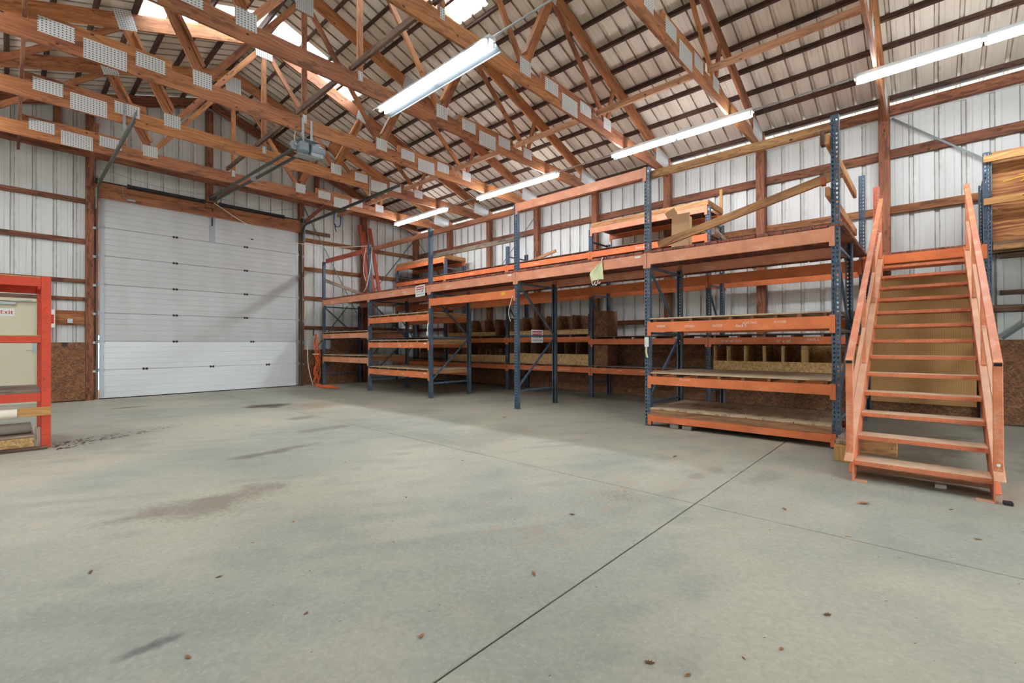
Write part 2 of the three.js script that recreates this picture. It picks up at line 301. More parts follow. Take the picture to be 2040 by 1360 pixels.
// ------------------------------------------------------------------ ribbed sheets
// s runs across the ribs, t along them, d outwards; place(s, t, d) -> [x, y, z]
function ribbedSheet(ribs, s0, s1, pitch, t0, t1, place, major = 0.032) {
  const pr = [[s0, 0]];
  for (const r of ribs) {
    const P = [[-0.028, 0], [-0.020, major], [0.020, major], [0.028, 0], [pitch * 0.32 - 0.009, 0], [pitch * 0.32, 0.006], [pitch * 0.32 + 0.009, 0], [pitch * 0.66 - 0.009, 0], [pitch * 0.66, 0.006], [pitch * 0.66 + 0.009, 0]];
    for (const [a, d] of P) { const s = r + a; if (s > s0 + 1e-4 && s < s1 - 1e-4) pr.push([s, d]); }
  }
  pr.push([s1, 0]); pr.sort((a, b) => a[0] - b[0]);
  const off = (ribs[0] * 7.31 + (s0 > 0 ? 0.3 : 0)) % 1, pos = [], uv = [], q = (s, t, d) => { pos.push(...place(s, t, d)); uv.push((s - ribs[0] + pitch / 2) / (3 * pitch), t + off * 2.4); };
  for (let i = 0; i + 1 < pr.length; i++) {
    const [a, da] = pr[i], [b, db] = pr[i + 1], at = t1(a), bt = t1(b), a0 = t0(a), b0 = t0(b);
    q(a, a0, da); q(b, b0, db); q(b, bt, db); q(a, a0, da); q(b, bt, db); q(a, at, da);
  }
  const G = new THREE.BufferGeometry(); G.setAttribute('position', new THREE.Float32BufferAttribute(pos, 3)); G.setAttribute('uv', new THREE.Float32BufferAttribute(uv, 2)); G.computeVertexNormals(); return G;
}
function sheetRow(parent, name, mat, from, to, pitch, phase, per, t0, t1, place, major) {   // sheets of `per` ribs side by side
  const first = Math.floor((from - phase) / (pitch * per)) - 1; const out = [];
  for (let n = first; ; n++) {
    const a = phase + (n * per - 0.5) * pitch, b = a + per * pitch; if (a >= to - 1e-6) break; if (b <= from + 1e-6) continue;
    const s0 = Math.max(a, from) , s1 = Math.min(b, to), ribs = []; for (let i = -1; i <= per; i++) ribs.push(a + (i + 0.5) * pitch);
    out.push(mesh(parent, name, ribbedSheet(ribs.filter(r => r > a && r < b), s0, s1, pitch, t0, t1, place, major), mat));
  }
  return out;
}
const WP = 0.293;

// ------------------------------------------------------------------ right wall
{
  const w = structure('wall_right', 'long white ribbed metal wall with brown posts and girts behind the racks', 'wall');
  sheetRow(w, 'wall_sheet', M.wallSheet, BZ, FZ, WP, 0.09, 3, () => 0, () => 4.87, (s, t, d) => [RX + d, t, s]);
  board(w, 'outer_skin', M.outer, [RX + 0.04, RX + 0.09], [0, 4.86], [BZ - 0.05, FZ + 0.05]);
  for (let k = -3; k <= 6; k++) board(w, 'post', W.post, [9.30, 9.43], [0, rafterTop(9.36) + 0.02], [TZ(k) - 0.115, TZ(k) + 0.025], 1, 0.004);
  board(w, 'corner_post', W.post, [9.30, 9.46], [0, 5.0], [BZ + 0.02, BZ + 0.18], 1, 0.004);
  for (const [y, h, m] of [[4.14, 0.14, W.girt], [3.25, 0.12, W.girtTan], [2.45, 0.1, W.girt], [1.62, 0.1, W.girt], [0.75, 0.1, W.girt]])
    for (let k = -3; k <= 6; k++) { const z1 = TZ(k) - 0.115, z0 = k < 6 ? TZ(k + 1) + 0.025 : BZ + 0.18; if (y === 0.75 && k > 0) continue; board(w, 'girt', m, [RX - 0.055, RX - 0.012], [y - h / 2, y + h / 2], [z0, z1], 2); }
  // eave plate, white drip edge, vent gap covered by wire mesh, eave purlin
  for (let k = -3; k <= 6; k++) { const z1 = TZ(k) - 0.115, z0 = k < 6 ? TZ(k + 1) + 0.025 : BZ + 0.18; board(w, 'eave_plate', W.post, [9.36, 9.42], [4.735, 4.885], [z0, z1], 2); }
  board(w, 'drip_edge', M.white, [RX - 0.03, RX + 0.02], [4.722, 4.734], [BZ, FZ], 2);
  // wire mesh over the vent gap
  const wires = []; for (let z = -4.4; z < 1.1; z += 0.032) for (const s of [-1, 1]) { const g = new THREE.CylinderGeometry(0.0014, 0.0014, 0.26, 4); g.rotateX(s * 52 * DEG); g.translate(9.425, 4.93, z); wires.push(g); }
  const wm = mesh(w, 'wire_mesh', mergeGeometries(wires), M.galv); wm.userData = { kind: 'stuff', label: 'wire mesh over the eave vent gap' };
  // oriented strand board lining at the foot of the wall
  for (let z = -12.6; z < 5.6; z += 2.38) if (!(z > -1.8 && z < 0.3)) board(w, 'osb_panel', OSB.dark, [9.275, 9.29], [0.01, 1.185], [z, z + 2.37], 2);
  board(w, 'osb_panel', OSB.dark, [9.275, 9.29], [0.01, 1.185], [0.54, 0.56 + 2.4], 2); board(w, 'osb_panel', OSB.dark, [9.275, 9.29], [0.01, 0.6], [-0.72, 0.53], 2);
  // steel brace straps
  bar(w, 'brace_strap', M.strap, [9.42, 4.70, -0.43], [9.42, 2.9, 1.55], 0.004, 0.03, [1, 0, 0]);
  bar(w, 'brace_strap', M.strap, [9.42, 4.62, -7.65], [9.42, 2.9, -9.5], 0.004, 0.025, [1, 0, 0]);
  bar(w, 'brace_strap', M.strap, [9.42, 4.62, -12.9], [9.42, 2.9, -11.3], 0.004, 0.025, [1, 0, 0]);
  bar(w, 'brace_strap', M.strap, [9.40, 1.2, 0.75], [9.40, 1.75, 1.35], 0.004, 0.04, [1, 0, 0]);
  // loose boards on the wall right of the stairs
  board(w, 'shelf_cleat', W.dark, [9.34, 9.40], [1.575, 1.67], [0.62, 2.6]); board(w, 'shelf_cleat', W.dark, [9.34, 9.40], [1.81, 1.875], [0.73, 2.6]);
  board(w, 'shelf_cleat', W.dark, [9.34, 9.40], [2.32, 2.39], [0.73, 2.6]); board(w, 'shelf_cleat', W.tan, [9.34, 9.40], [2.41, 2.5], [0.66, 2.6]);
}

// ------------------------------------------------------------------ back wall with the garage door opening
const DX0 = 1.285, DX1 = 5.415, DH = 4.255;
{
  const w = structure('wall_back', 'white ribbed metal gable wall round the garage door', 'wall');
  const top = s => roofY(s) - 0.01, pl = (s, t, d) => [s, t, BZ - d], g0 = () => 0;
  sheetRow(w, 'wall_sheet', M.wallSheet, LX, -0.62, WP, 0.62, 3, g0, top, pl);
  sheetRow(w, 'wall_sheet', M.wallSheet, -0.62, 0.42, WP, 0.62, 3, () => 2.06, top, pl);
  sheetRow(w, 'wall_sheet', M.wallSheet, 0.42, 1.2, WP, 0.62, 3, g0, top, pl);
  sheetRow(w, 'wall_sheet', M.wallSheet, 1.2, 5.5, WP, 0.62, 3, () => 4.26, top, pl);
  sheetRow(w, 'wall_sheet', M.wallSheet, 5.5, RX, WP, 0.62, 3, g0, top, pl);
  board(w, 'outer_skin', M.outer, [LX - 0.08, -0.6], [0, 5.0], [BZ - 0.09, BZ - 0.04]); board(w, 'outer_skin', M.outer, [0.4, 1.2], [0, 5.0], [BZ - 0.09, BZ - 0.04]);
  board(w, 'outer_skin', M.outer, [5.5, RX + 0.05], [0, 5.0], [BZ - 0.09, BZ - 0.04]); board(w, 'outer_skin', M.outer, [1.2, 5.5], [4.26, 5.0], [BZ - 0.09, BZ - 0.04]);
  const gb = extrude([[LX - 0.08, 5.0], [RX + 0.05, 5.0], [RIDGE, 7.16]], 0.05); mesh(w, 'outer_skin', gb, M.outer, [0, 0, BZ - 0.09]);
  // posts
  const post = (x0, x1, y0, y1, m = W.post) => board(w, 'post', m, [x0, x1], [y0, y1], [BZ + 0.02, BZ + 0.17], 1, 0.004);
  post(1.07, 1.20, 0, roofY(1.1) - 0.32); post(5.44, 5.56, 0, roofY(5.5) - 0.32); post(7.36, 7.52, 0, roofY(7.4) - 0.32); post(-0.7, -0.57, 0, roofY(-0.6) - 0.32); post(0.42, 0.52, 0, 2.5); post(3.22, 3.36, 4.6, roofY(3.3) - 0.34); post(0.6, 0.7, 5.19, roofY(0.65) - 0.3); post(5.9, 6.0, 5.19, roofY(5.95) - 0.3);
  board(w, 'jamb_trim', W.post, [1.2, 1.272], [0, 4.255], [BZ + 0.0, BZ + 0.1], 1); board(w, 'jamb_trim', W.post, [1.273, 1.3], [1.35, 4.255], [BZ + 0.0, BZ + 0.06], 1); board(w, 'jamb_trim', W.post, [1.273, 1.3], [0, 0.2], [BZ + 0.0, BZ + 0.06], 1); board(w, 'jamb_trim', W.post, [5.395, 5.44], [0, 4.255], [BZ + 0.0, BZ + 0.093], 1);
  // girts
  const girt = (x0, x1, y, h, m = W.girt) => board(w, 'girt', m, [x0, x1], [y - h / 2, y + h / 2], [BZ + 0.012, BZ + 0.055], 0);
  for (const y of [4.16, 3.315]) girt(LX, 1.07, y, 0.1); girt(-0.57, 1.07, 2.48, 0.085); girt(0.52, 1.07, 2.108, 0.075); girt(-0.7, 0.52, 2.108, 0.075, W.dark);
  for (const [y, m] of [[4.11, W.girtTan], [3.29, W.girtTan], [2.465, W.girtTan], [1.62, W.girt]]) { girt(5.56, 7.36, y, 0.11, m); girt(7.52, 9.3, y, 0.11, m); }
  board(w, 'cleat', W.dark, [5.56, 6.35], [4.29, 4.385], [BZ + 0.06, BZ + 0.1]);
  // header over the door, in two tiers, and the tie beam above it
  board(w, 'header', W.truss[2], [1.2, 5.44], [4.255, 4.435], [BZ + 0.02, BZ + 0.22], 0, 0.004); board(w, 'header', W.truss[0], [1.2, 5.44], [4.44, 4.6], [BZ + 0.02, BZ + 0.17], 0, 0.004);
  board(w, 'tie_beam', W.post, [LX, RX - 0.15], [5.05, 5.19], [BZ + 0.18, BZ + 0.225], 0);
  // gable rafters and knee braces
  for (const s of [-1, 1]) { const f = x => [RIDGE + s * x, rafterTop(RIDGE + x) - 0.12, BZ + 0.25]; bar(w, 'rafter', W.post, f(0), f(6.18), 0.04, 0.235); }
  bar(w, 'knee_brace', W.post, [3.3, 4.72, BZ + 0.2], [4.0, 5.25, BZ + 0.6], 0.04, 0.09); bar(w, 'knee_brace', W.post, [5.55, 4.55, BZ + 0.2], [6.05, 5.1, BZ + 0.35], 0.04, 0.09); bar(w, 'knee_brace', W.post, [1.1, 4.45, BZ + 0.2], [1.18, 5.6, BZ + 0.75], 0.04, 0.09);
  // lining left of the door: board panel, plywood strip with a box, and right of the door
  board(w, 'osb_panel', OSB.dark, [0.53, 1.065], [0.02, 1.205], [BZ + 0.175, BZ + 0.19], 0); board(w, 'plywood_strip', W.plyBrown, [0.5, 1.065], [1.56, 1.86], [BZ + 0.06, BZ + 0.075], 0);
  board(w, 'switch_box', M.galv, [0.8, 0.88], [1.6, 1.69], [BZ + 0.076, BZ + 0.12]); board(w, 'junction_box', M.steelDark, [0.72, 0.79], [1.13, 1.2], [BZ + 0.191, BZ + 0.23]);
  board(w, 'osb_panel', OSB.dark, [5.6, 7.3], [0.02, 1.0], [BZ + 0.06, BZ + 0.075], 0);
  // steel straps
  bar(w, 'brace_strap', M.strap, [5.57, 5.05, BZ + 0.08], [7.2, 2.1, BZ + 0.08], 0.004, 0.03); bar(w, 'brace_strap', M.strap, [9.31, 4.667, BZ + 0.08], [7.55, 2.55, BZ + 0.08], 0.004, 0.03);
  for (const [a, b] of [[5.6, 6.9], [7.6, 8.9]]) bar(w, 'brace_strap', M.strap, [b, 2.3, BZ + 0.08], [a, 0.6, BZ + 0.08], 0.004, 0.03);
}
// left wall and the wall behind the viewpoint, whose overhead door stands open
{
  const l = structure('wall_left', 'white ribbed metal side wall', 'wall');
  sheetRow(l, 'wall_sheet', M.wallSheet, BZ, FZ, WP, 0.09, 3, () => 0, () => 4.97, (s, t, d) => [LX - d, t, s]);
  board(l, 'outer_skin', M.outer, [LX - 0.09, LX - 0.04], [0, 4.97], [BZ - 0.05, FZ + 0.05]);
  const f = structure('wall_front', 'white ribbed metal gable wall with an open overhead door', 'wall');
  const top = s => roofY(s) - 0.01, pl = (s, t, d) => [s, t, FZ + d];
  sheetRow(f, 'wall_sheet', M.wallSheet, LX, 2.0, WP, 0.62, 3, () => 0, top, pl); sheetRow(f, 'wall_sheet', M.wallSheet, 2.0, 4.4, WP, 0.62, 3, () => 2.7, top, pl); sheetRow(f, 'wall_sheet', M.wallSheet, 4.4, RX, WP, 0.62, 3, () => 0, top, pl);
  const gb = extrude([[LX - 0.08, 0], [2.0, 0], [2.0, 2.7], [4.4, 2.7], [4.4, 0], [RX + 0.05, 0], [RX + 0.05, 5.0], [RIDGE, 7.16], [LX - 0.08, 5.0]], 0.05); mesh(f, 'outer_skin', gb, M.outer, [0, 0, FZ + 0.04]);
}

// ------------------------------------------------------------------ roof: sheets, skylights, purlins
{
  const c = structure('ceiling', 'pitched roof of beige ribbed metal sheets on dark purlins with skylight panels', 'ceiling');
  const RP = 0.2445, per = 3, z00 = -9.57, SKY = [0, 5, 10, 15], SX = 1.86;
  const cosA = Math.cos(Math.atan(PITCH)), len = 6.42 / cosA, at = (s, t, d, z) => [RIDGE + s * (t * cosA - d * PITCH * -cosA * 0), roofY(RIDGE + t * cosA) + d, z];
  for (const s of [-1, 1]) for (let n = -5; n < 21; n++) {
    const a = z00 + n * RP * per, ribs = [0, 1, 2].map(i => a + (i + 0.5) * RP), pl = (z, t, d) => at(s, t, d, z), sky = SKY.includes(n), st = SX / cosA;
    if (sky) { mesh(c, 'skylight_panel', ribbedSheet(ribs, a, a + RP * per, RP, () => 0.0, () => st, pl), M.skylight).userData.label = 'translucent white skylight panel'; mesh(c, 'roof_sheet', ribbedSheet(ribs, a, a + RP * per, RP, () => st - 0.05, () => len, pl), M.roofSheet); }
    else mesh(c, 'roof_sheet', ribbedSheet(ribs, a, a + RP * per, RP, () => 0, () => len, pl), M.roofSheet);
  }
  // outer deck, open over the skylights
  const th = Math.atan(PITCH), deck = (s, x0, x1, z0, z1) => { const m = mesh(c, 'outer_deck', boxG(+((x1 - x0) / cosA).toFixed(3), 0.03, +(z1 - z0).toFixed(3)), M.outer); const x = (x0 + x1) / 2; m.position.set(RIDGE + s * x, roofY(RIDGE + x) + 0.065, (z0 + z1) / 2); m.rotation.z = -s * th; };
  for (const s of [-1, 1]) {
    deck(s, SX, 6.45, BZ - 0.08, FZ + 0.1); let z = BZ - 0.08;
    for (const n of SKY) { const a = z00 + n * RP * per; deck(s, 0, SX, z, a); z = a + RP * per; } if (z < FZ + 0.1) deck(s, 0, SX, z, FZ + 0.1);
  }
  mesh(c, 'ridge_cap', extrude([[-0.2, -0.05], [0, 0.02], [0.2, -0.05], [0.2, -0.06], [0, 0.01], [-0.2, -0.06]], FZ - BZ + 0.2), M.outer, [RIDGE, roofY(RIDGE) + 0.1, BZ - 0.1]);
  // purlins, spliced every third truss
  for (const s of [-1, 1]) for (let i = 0; i <= 13; i++) {
    const x = 0.085 + 0.461 * i; if (i === 13) continue;
    const cuts = [BZ + 0.02, TZ(4) - 0.02, TZ(1) - 0.02, TZ(-2) - 0.02];
    for (let j = 0; j < 3; j++) { const m = mesh(c, 'purlin', boxG(0.04, 0.088, +(cuts[j + 1] - cuts[j] - 0.004).toFixed(3), 2), W.purlin); m.position.set(RIDGE + s * x, rafterTop(RIDGE + x) + 0.046, (cuts[j] + cuts[j + 1]) / 2); m.rotation.z = -s * th; }
  }
  for (const s of [-1, 1]) board(c, 'eave_purlin', W.purlin, s > 0 ? [9.37, 9.46] : [LX + 0.02, LX + 0.11], [4.965, 5.05], [BZ + 0.02, FZ - 0.02], 2);
}

// ------------------------------------------------------------------ roof trusses
function makeTruss(k) {
  const T = thing('roof_truss', '', 'truss', 'roof trusses'); T.position.z = TZ(k);
  const q = (i) => W.truss[(k + 10 + i) % 3], zc = -0.02;
  const xb = (a, b, y0, y1, n, i) => board(T, n, q(i), [a, b], [y0, y1], [-0.04, 0], 0, 0.003);
  xb(LX + 0.05, 0.83, 4.64, 4.875, 'bottom_chord', 0); xb(0.832, 5.73, 4.64, 4.875, 'bottom_chord', 1); xb(5.732, RX - 0.05, 4.64, 4.875, 'bottom_chord', 2);
  for (const s of [-1, 1]) {
    const X = x => RIDGE + s * x, f = x => [X(x), rafterTop(RIDGE + x) - 0.125, zc];
    bar(T, 'top_chord', q(s + 1), f(0.0), f(2.06), 0.04, 0.232); bar(T, 'top_chord', q(s + 2), f(2.062), f(6.16), 0.04, 0.232);
    const web = (a, b, w, i) => bar(T, 'web', q(i), [X(a[0]), a[1], zc], [X(b[0]), b[1], zc], 0.038, w);
    web([1.40, 4.9], [0.09, 6.72], 0.088, 0); web([1.44, 4.92], [2.06, 6.2], 0.115, 1); web([2.1, 6.15], [3.53, 4.93], 0.088, 2); web([3.59, 4.93], [3.83, 5.63], 0.075, 0);
    // flat stiffener nailed along the inner edge of the strut
    const dx = 0.62, dy = 1.28, L = Math.hypot(dx, dy), nx = -dy / L * 0.086, ny = dx / L * 0.086;
    bar(T, 'stiffener', q(0), [X(1.50 + nx), 5.04 + ny, 0.0], [X(2.02 + nx), 6.1 + ny, 0.0], 0.088, 0.036);
    xb(...[X(1.79), X(3.14)].sort((a, b) => a - b), 4.876, 5.0, 'splice_board', 2);
    const plate = (x, y, w, h, rot = 0) => { for (const z of [0.0015, -0.0415]) { const m = mesh(T, 'nail_plate', plateG(w, h), M.plate, [X(x), y, z]); m.rotation.z = s * rot; } };
    plate(1.435, 4.895, 0.222, 0.215); plate(2.02, 4.868, 0.315, 0.185); plate(2.468, 4.768, 0.41, 0.245); plate(2.905, 4.868, 0.315, 0.185); plate(3.57, 4.868, 0.25, 0.19); plate(2.05, 6.28, 0.24, 0.3, -0.3); plate(5.75, 4.93, 0.6, 0.3, -0.1);
  }
  board(T, 'web', q(0), [RIDGE - 0.042, RIDGE + 0.042], [4.877, 6.8], [-0.039, -0.001], 1, 0.003);
  for (const z of [0.0015, -0.0415]) { mesh(T, 'nail_plate', plateG(0.29, 0.34), M.plate, [RIDGE, 6.78, z]); mesh(T, 'nail_plate', plateG(0.065, 0.13), M.plate, [RIDGE + 0.0, 4.86, z]); }
  return T;
}
const plateCache = {};
function plateG(w, h) { const k = w + '_' + h; if (!plateCache[k]) { const g = chamferBox(w, h, 0.003, 0, 0.0008); const p = g.attributes.position, uv = g.attributes.uv; for (let i = 0; i < p.count; i++) uv.setXY(i, p.getX(i), p.getY(i)); plateCache[k] = g; } return plateCache[k]; }
const ORD = ['first', 'second', 'third', 'fourth', 'fifth', 'sixth', 'seventh'];
for (let k = 6; k >= 0; k--) {
  const T = makeTruss(k);
  T.userData.label = `reddish wooden roof truss with steel nail plates, ${ORD[6 - k]} from the garage door wall`;
}
// lateral braces that tie the bottom chords together
for (const [x, label, m] of [[0.11, 'line of brown braces tying truss bottom chords above the orange rack end', W.girt], [6.5, 'line of pinkish braces tying truss bottom chords above the rack fronts', W.brace]]) {
  const g = thing('truss_brace', label, 'brace');
  for (let k = 6; k >= 0; k--) board(g, 'brace_board', m, [x - 0.02, x + 0.02], [4.88, 4.97], [k < 6 ? TZ(k + 1) + 0.004 : BZ + 0.26, TZ(k) - 0.044], 2);
}
{ const g = thing('truss_brace', 'line of dark braces along the truss centres under the ridge', 'brace');
  for (let k = 5; k >= 0; k--) for (const [dx, y] of [[0, 4.88]]) board(g, 'brace_board', W.dark, [3.13 + dx, 3.17 + dx], [y, y + 0.085], [TZ(k + 1) + 0.004, TZ(k) - 0.044], 2); }

// ------------------------------------------------------------------ strip lights
function stripLight(x, y, z0, len, label, wings = false) {
  const L = thing('strip_light', label, 'light', 'fluorescent strip lights'); L.position.set(x, y, z0 + len / 2);
  board(L, 'housing', M.lampWhite, [-0.055, 0.055], [0.035, 0.085], [-len / 2, len / 2], 2, 0.004);
  const wing = [[-0.055, 0.04], [-0.145, -0.015], [-0.15, -0.03], [-0.147, -0.03], [-0.14, -0.018], [-0.053, 0.034], [0.053, 0.034], [0.14, -0.018], [0.147, -0.03], [0.15, -0.03], [0.145, -0.015], [0.055, 0.04]];
  if (wings) mesh(L, 'reflector', extrude(wing, len - 0.02), M.lampGrey, [0, 0, -len / 2 + 0.01]);
  const h = len / 2;
  for (const a of [-1, 1]) for (const sx of [-0.045, 0.045]) cyl(L, 'fluorescent_tube', M.tube, [sx, 0, a * 0.03], [sx, 0, a * (h - 0.05)], 0.0185, 12);
  for (const z of [-h + 0.03, -0.02, 0.02, h - 0.03]) for (const sx of [-0.045, 0.045]) board(L, 'lamp_holder', M.white, [sx - 0.012, sx + 0.012], [-0.02, 0.036], [z - 0.009, z + 0.009], 1);
  for (const z of [-h * 0.6, h * 0.6]) board(L, 'hanger', M.galv, [-0.012, 0.012], [0.085, 0.1], [z - 0.02, z + 0.02]);
  for (const sx of [-0.045, 0.045]) { const r = new THREE.RectAreaLight(0xf3f7ff, LAMP_POWER, 0.034, len - 0.12); r.rotation.x = -Math.PI / 2; r.position.set(sx, -0.021, 0); r.name = 'tube_light'; L.add(r); }
  return L;
}
stripLight(7.45, 4.55, -11.29, 2.3, 'twin-tube strip light over the rack walkway, first from the garage door wall');
stripLight(7.45, 4.55, -7.89, 2.38, 'twin-tube strip light over the rack walkway, second from the garage door wall');
stripLight(7.45, 4.55, -4.30, 2.38, 'twin-tube strip light over the rack walkway, third from the garage door wall');
stripLight(7.45, 4.55, -0.72, 2.38, 'twin-tube strip light over the rack walkway, above the stairs');
stripLight(3.68, 4.55, -5.94, 2.3, 'twin-tube strip light with reflector wings over the open floor, under a skylight', true);
for (const [z, l] of [[-11.4, 'nearest the garage door wall'], [-8.8, 'second from the garage door wall'], [-6.2, 'third from the garage door wall']]) stripLight(-0.9, 4.55, z, 2.38, `twin-tube strip light along the left wall, ${l}`);
for (const [x, z0, z1, d] of [[7.45, -8.99, -7.89, 1], [7.45, -5.51, -4.30, 2], [7.45, -1.92, -0.72, 3], [3.68, -3.64, -1.6, 4]])
  tag(cyl(null, 'conduit', M.galv, [x, 4.615, z0], [x, 4.615, z1], 0.011, 8), ['', 'thin grey conduit between the first and second walkway lights', 'thin grey conduit between the second and third walkway lights', 'thin grey conduit between the third walkway light and the one above the stairs', 'thin grey conduit running on from the light over the open floor'][d], 'conduit');

// ------------------------------------------------------------------ garage door
{
  const d = structure('door_1', 'closed white sectional garage door with seven panels', 'garage door'), sh = 0.6055, zf = -12.96;
  const prof = [[-0.004, 0], [-0.004, 0.02], [0.003, 0.02]]; const n = 5; for (let i = 0; i < n; i++) { const y0 = 0.004 + i * (sh - 0.008) / n, y1 = 0.004 + (i + 1) * (sh - 0.008) / n; prof.push([0, 0], [0, 0]); prof.pop(); prof.pop(); prof.push([y0 + 0.004, 0.045], [y1 - 0.012, 0.045], [y1 - 0.006, 0.040], [y1 - 0.002, 0.040]); } prof.push([sh - 0.003, 0.02], [sh - 0.0045, 0.02], [sh - 0.0045, 0]);
  const sg = extrude(prof.map(([y, z]) => [z, y]), DX1 - DX0); sg.rotateY(-Math.PI / 2);   // depth now along -x, relief along z
  const fix = sg.attributes.uv, ps = sg.attributes.position; for (let i = 0; i < fix.count; i++) fix.setXY(i, ps.getX(i), ps.getY(i));
  for (let i = 0; i < 7; i++) {
    const s = mesh(d, 'door_section', sg, i < 2 ? M.doorNew : M.doorOld, [DX1, i * sh + 0.015, zf - 0.045]);
    if (i < 6) for (const x of [DX0 + 0.03, ...(i === 0 ? [2.05, 3.34, 4.62] : i === 1 ? [2.6, 4.24] : [2.6, 4.09]), DX1 - 0.03]) { const h = mesh(s, 'hinge', hingeG(), x > 2 && x < 5 ? M.steelDark : M.galv, [x - DX1, sh, 0.05]); if (x < 2 || x > 5) h.scale.set(1.1, 1.6, 1); }
    for (const x of [DX0 + 0.035, DX1 - 0.035]) mesh(s, 'end_stile', boxG(0.07, sh - 0.02, 0.012, 1), M.galv, [x - DX1, sh / 2, 0.05]);
  }
  board(d, 'bottom_seal', M.rubber, [DX0, DX1], [0.002, 0.02], [zf - 0.05, zf - 0.005]);
  board(d, 'operator_bracket', M.galv, [3.28, 3.40], [3.64, 4.25], [zf + 0.0, zf + 0.012], 1); board(d, 'bracket_slot', M.steelDark, [3.325, 3.355], [4.05, 4.2], [zf + 0.012, zf + 0.02], 1); board(d, 'lock_handle', M.steelDark, [4.2, 4.26], [3.86, 3.88], [zf, zf + 0.03]);
  bar(d, 'drawbar', M.steelDark, [3.34, 4.15, zf + 0.03], [3.32, 4.58, zf + 0.12], 0.012, 0.02);
}
function hingeG() { if (!hingeG.g) hingeG.g = mergeGeometries([chamferBox(0.035, 0.05, 0.008, 0, 0.002).translate(-0.03, 0, 0), chamferBox(0.035, 0.05, 0.008, 0, 0.002).translate(0.03, 0, 0), chamferBox(0.04, 0.02, 0.018, 0, 0.003).translate(0, 0, 0.005)]); return hingeG.g; }
// tracks
for (const [x, s, zEnd, label] of [[1.235, -1, -8.6, 'dark steel garage door track on the side of the exit door'], [5.475, 1, -8.4, 'dark steel garage door track on the side of the racks']]) {
  const t = thing('door_track', label, 'track');
  const prof = new THREE.Shape([[-0.028, 0], [0.028, 0], [0.028, 0.02], [0.024, 0.02], [0.024, 0.004], [-0.024, 0.004], [-0.024, 0.02], [-0.028, 0.02]].map(p => new THREE.Vector2(...p)));
  const path = new THREE.CurvePath(); const zv = -12.88;
  path.add(new THREE.LineCurve3(V(x, 0.02, zv), V(x, 4.1, zv))); path.add(new THREE.QuadraticBezierCurve3(V(x, 4.1, zv), V(x, 4.45, zv), V(x, 4.45, zv + 0.36))); path.add(new THREE.LineCurve3(V(x, 4.45, zv + 0.36), V(x, 4.45, zEnd)));
  const pts = []; pts.push(V(x, 0.02, zv)); pts.push(V(x, 4.1, zv)); for (let i = 1; i <= 8; i++) { const a = i / 8 * Math.PI / 2; pts.push(V(x, 4.1 + 0.35 * Math.sin(a), zv + 0.35 * (1 - Math.cos(a)))); } pts.push(V(x, 4.45, zEnd));
  // swept C profile, built as quads between rings
  const ring = [[-0.03, -0.012], [0.03, -0.012], [0.03, 0.014], [0.024, 0.014], [0.024, -0.006], [-0.024, -0.006], [-0.024, 0.014], [-0.03, 0.014]];
  const pos = []; const R3 = pts.map((p, i) => { const tan = pts[Math.min(i + 1, pts.length - 1)].clone().sub(pts[Math.max(i - 1, 0)]).normalize(); const n = V(0, -tan.z, tan.y).normalize(); return ring.map(([a, b]) => { const v = p.clone().addScaledVector(n, a); v.x += -s * b; return v; }); });
  for (let i = 0; i + 1 < R3.length; i++) for (let j = 0; j < 8; j++) { const a = R3[i][j], b = R3[i][(j + 1) % 8], c = R3[i + 1][(j + 1) % 8], e = R3[i + 1][j]; for (const v of [a, b, c, a, c, e]) pos.push(v.x, v.y, v.z); }
  const G = new THREE.BufferGeometry(); G.setAttribute('position', new THREE.Float32BufferAttribute(pos, 3)); G.setAttribute('uv', new THREE.Float32BufferAttribute(new Float32Array(pos.length / 3 * 2), 2)); G.computeVertexNormals();
  const tm = M.track.clone(); tm.side = THREE.DoubleSide; mesh(t, 'rail', G, tm);
  board(t, 'horizontal_angle', M.track, [x + s * 0.014 - 0.003, x + s * 0.014 + 0.003], [4.43, 4.5], [-12.5, zEnd + 0.25], 2);
  for (const y of [0.6, 1.2, 1.8, 2.4, 3.0, 3.6]) board(t, 'jamb_bracket', M.galv, s < 0 ? [x - 0.06, x - 0.01] : [x + 0.01, x + 0.06], [y - 0.025, y + 0.025], [-12.935, -12.9]);
  board(t, 'flag_bracket', M.galv, [x - 0.004 + s * 0.02, x + 0.004 + s * 0.02], [4.0, 4.42], [-12.93, -12.72], 1);
  const zh = TZ(5) + 0.02; board(t, 'hanger', M.galv, [x + s * 0.02 - 0.018, x + s * 0.02 + 0.018], [4.49, 4.95], [zh - 0.001, zh + 0.003], 1);
}
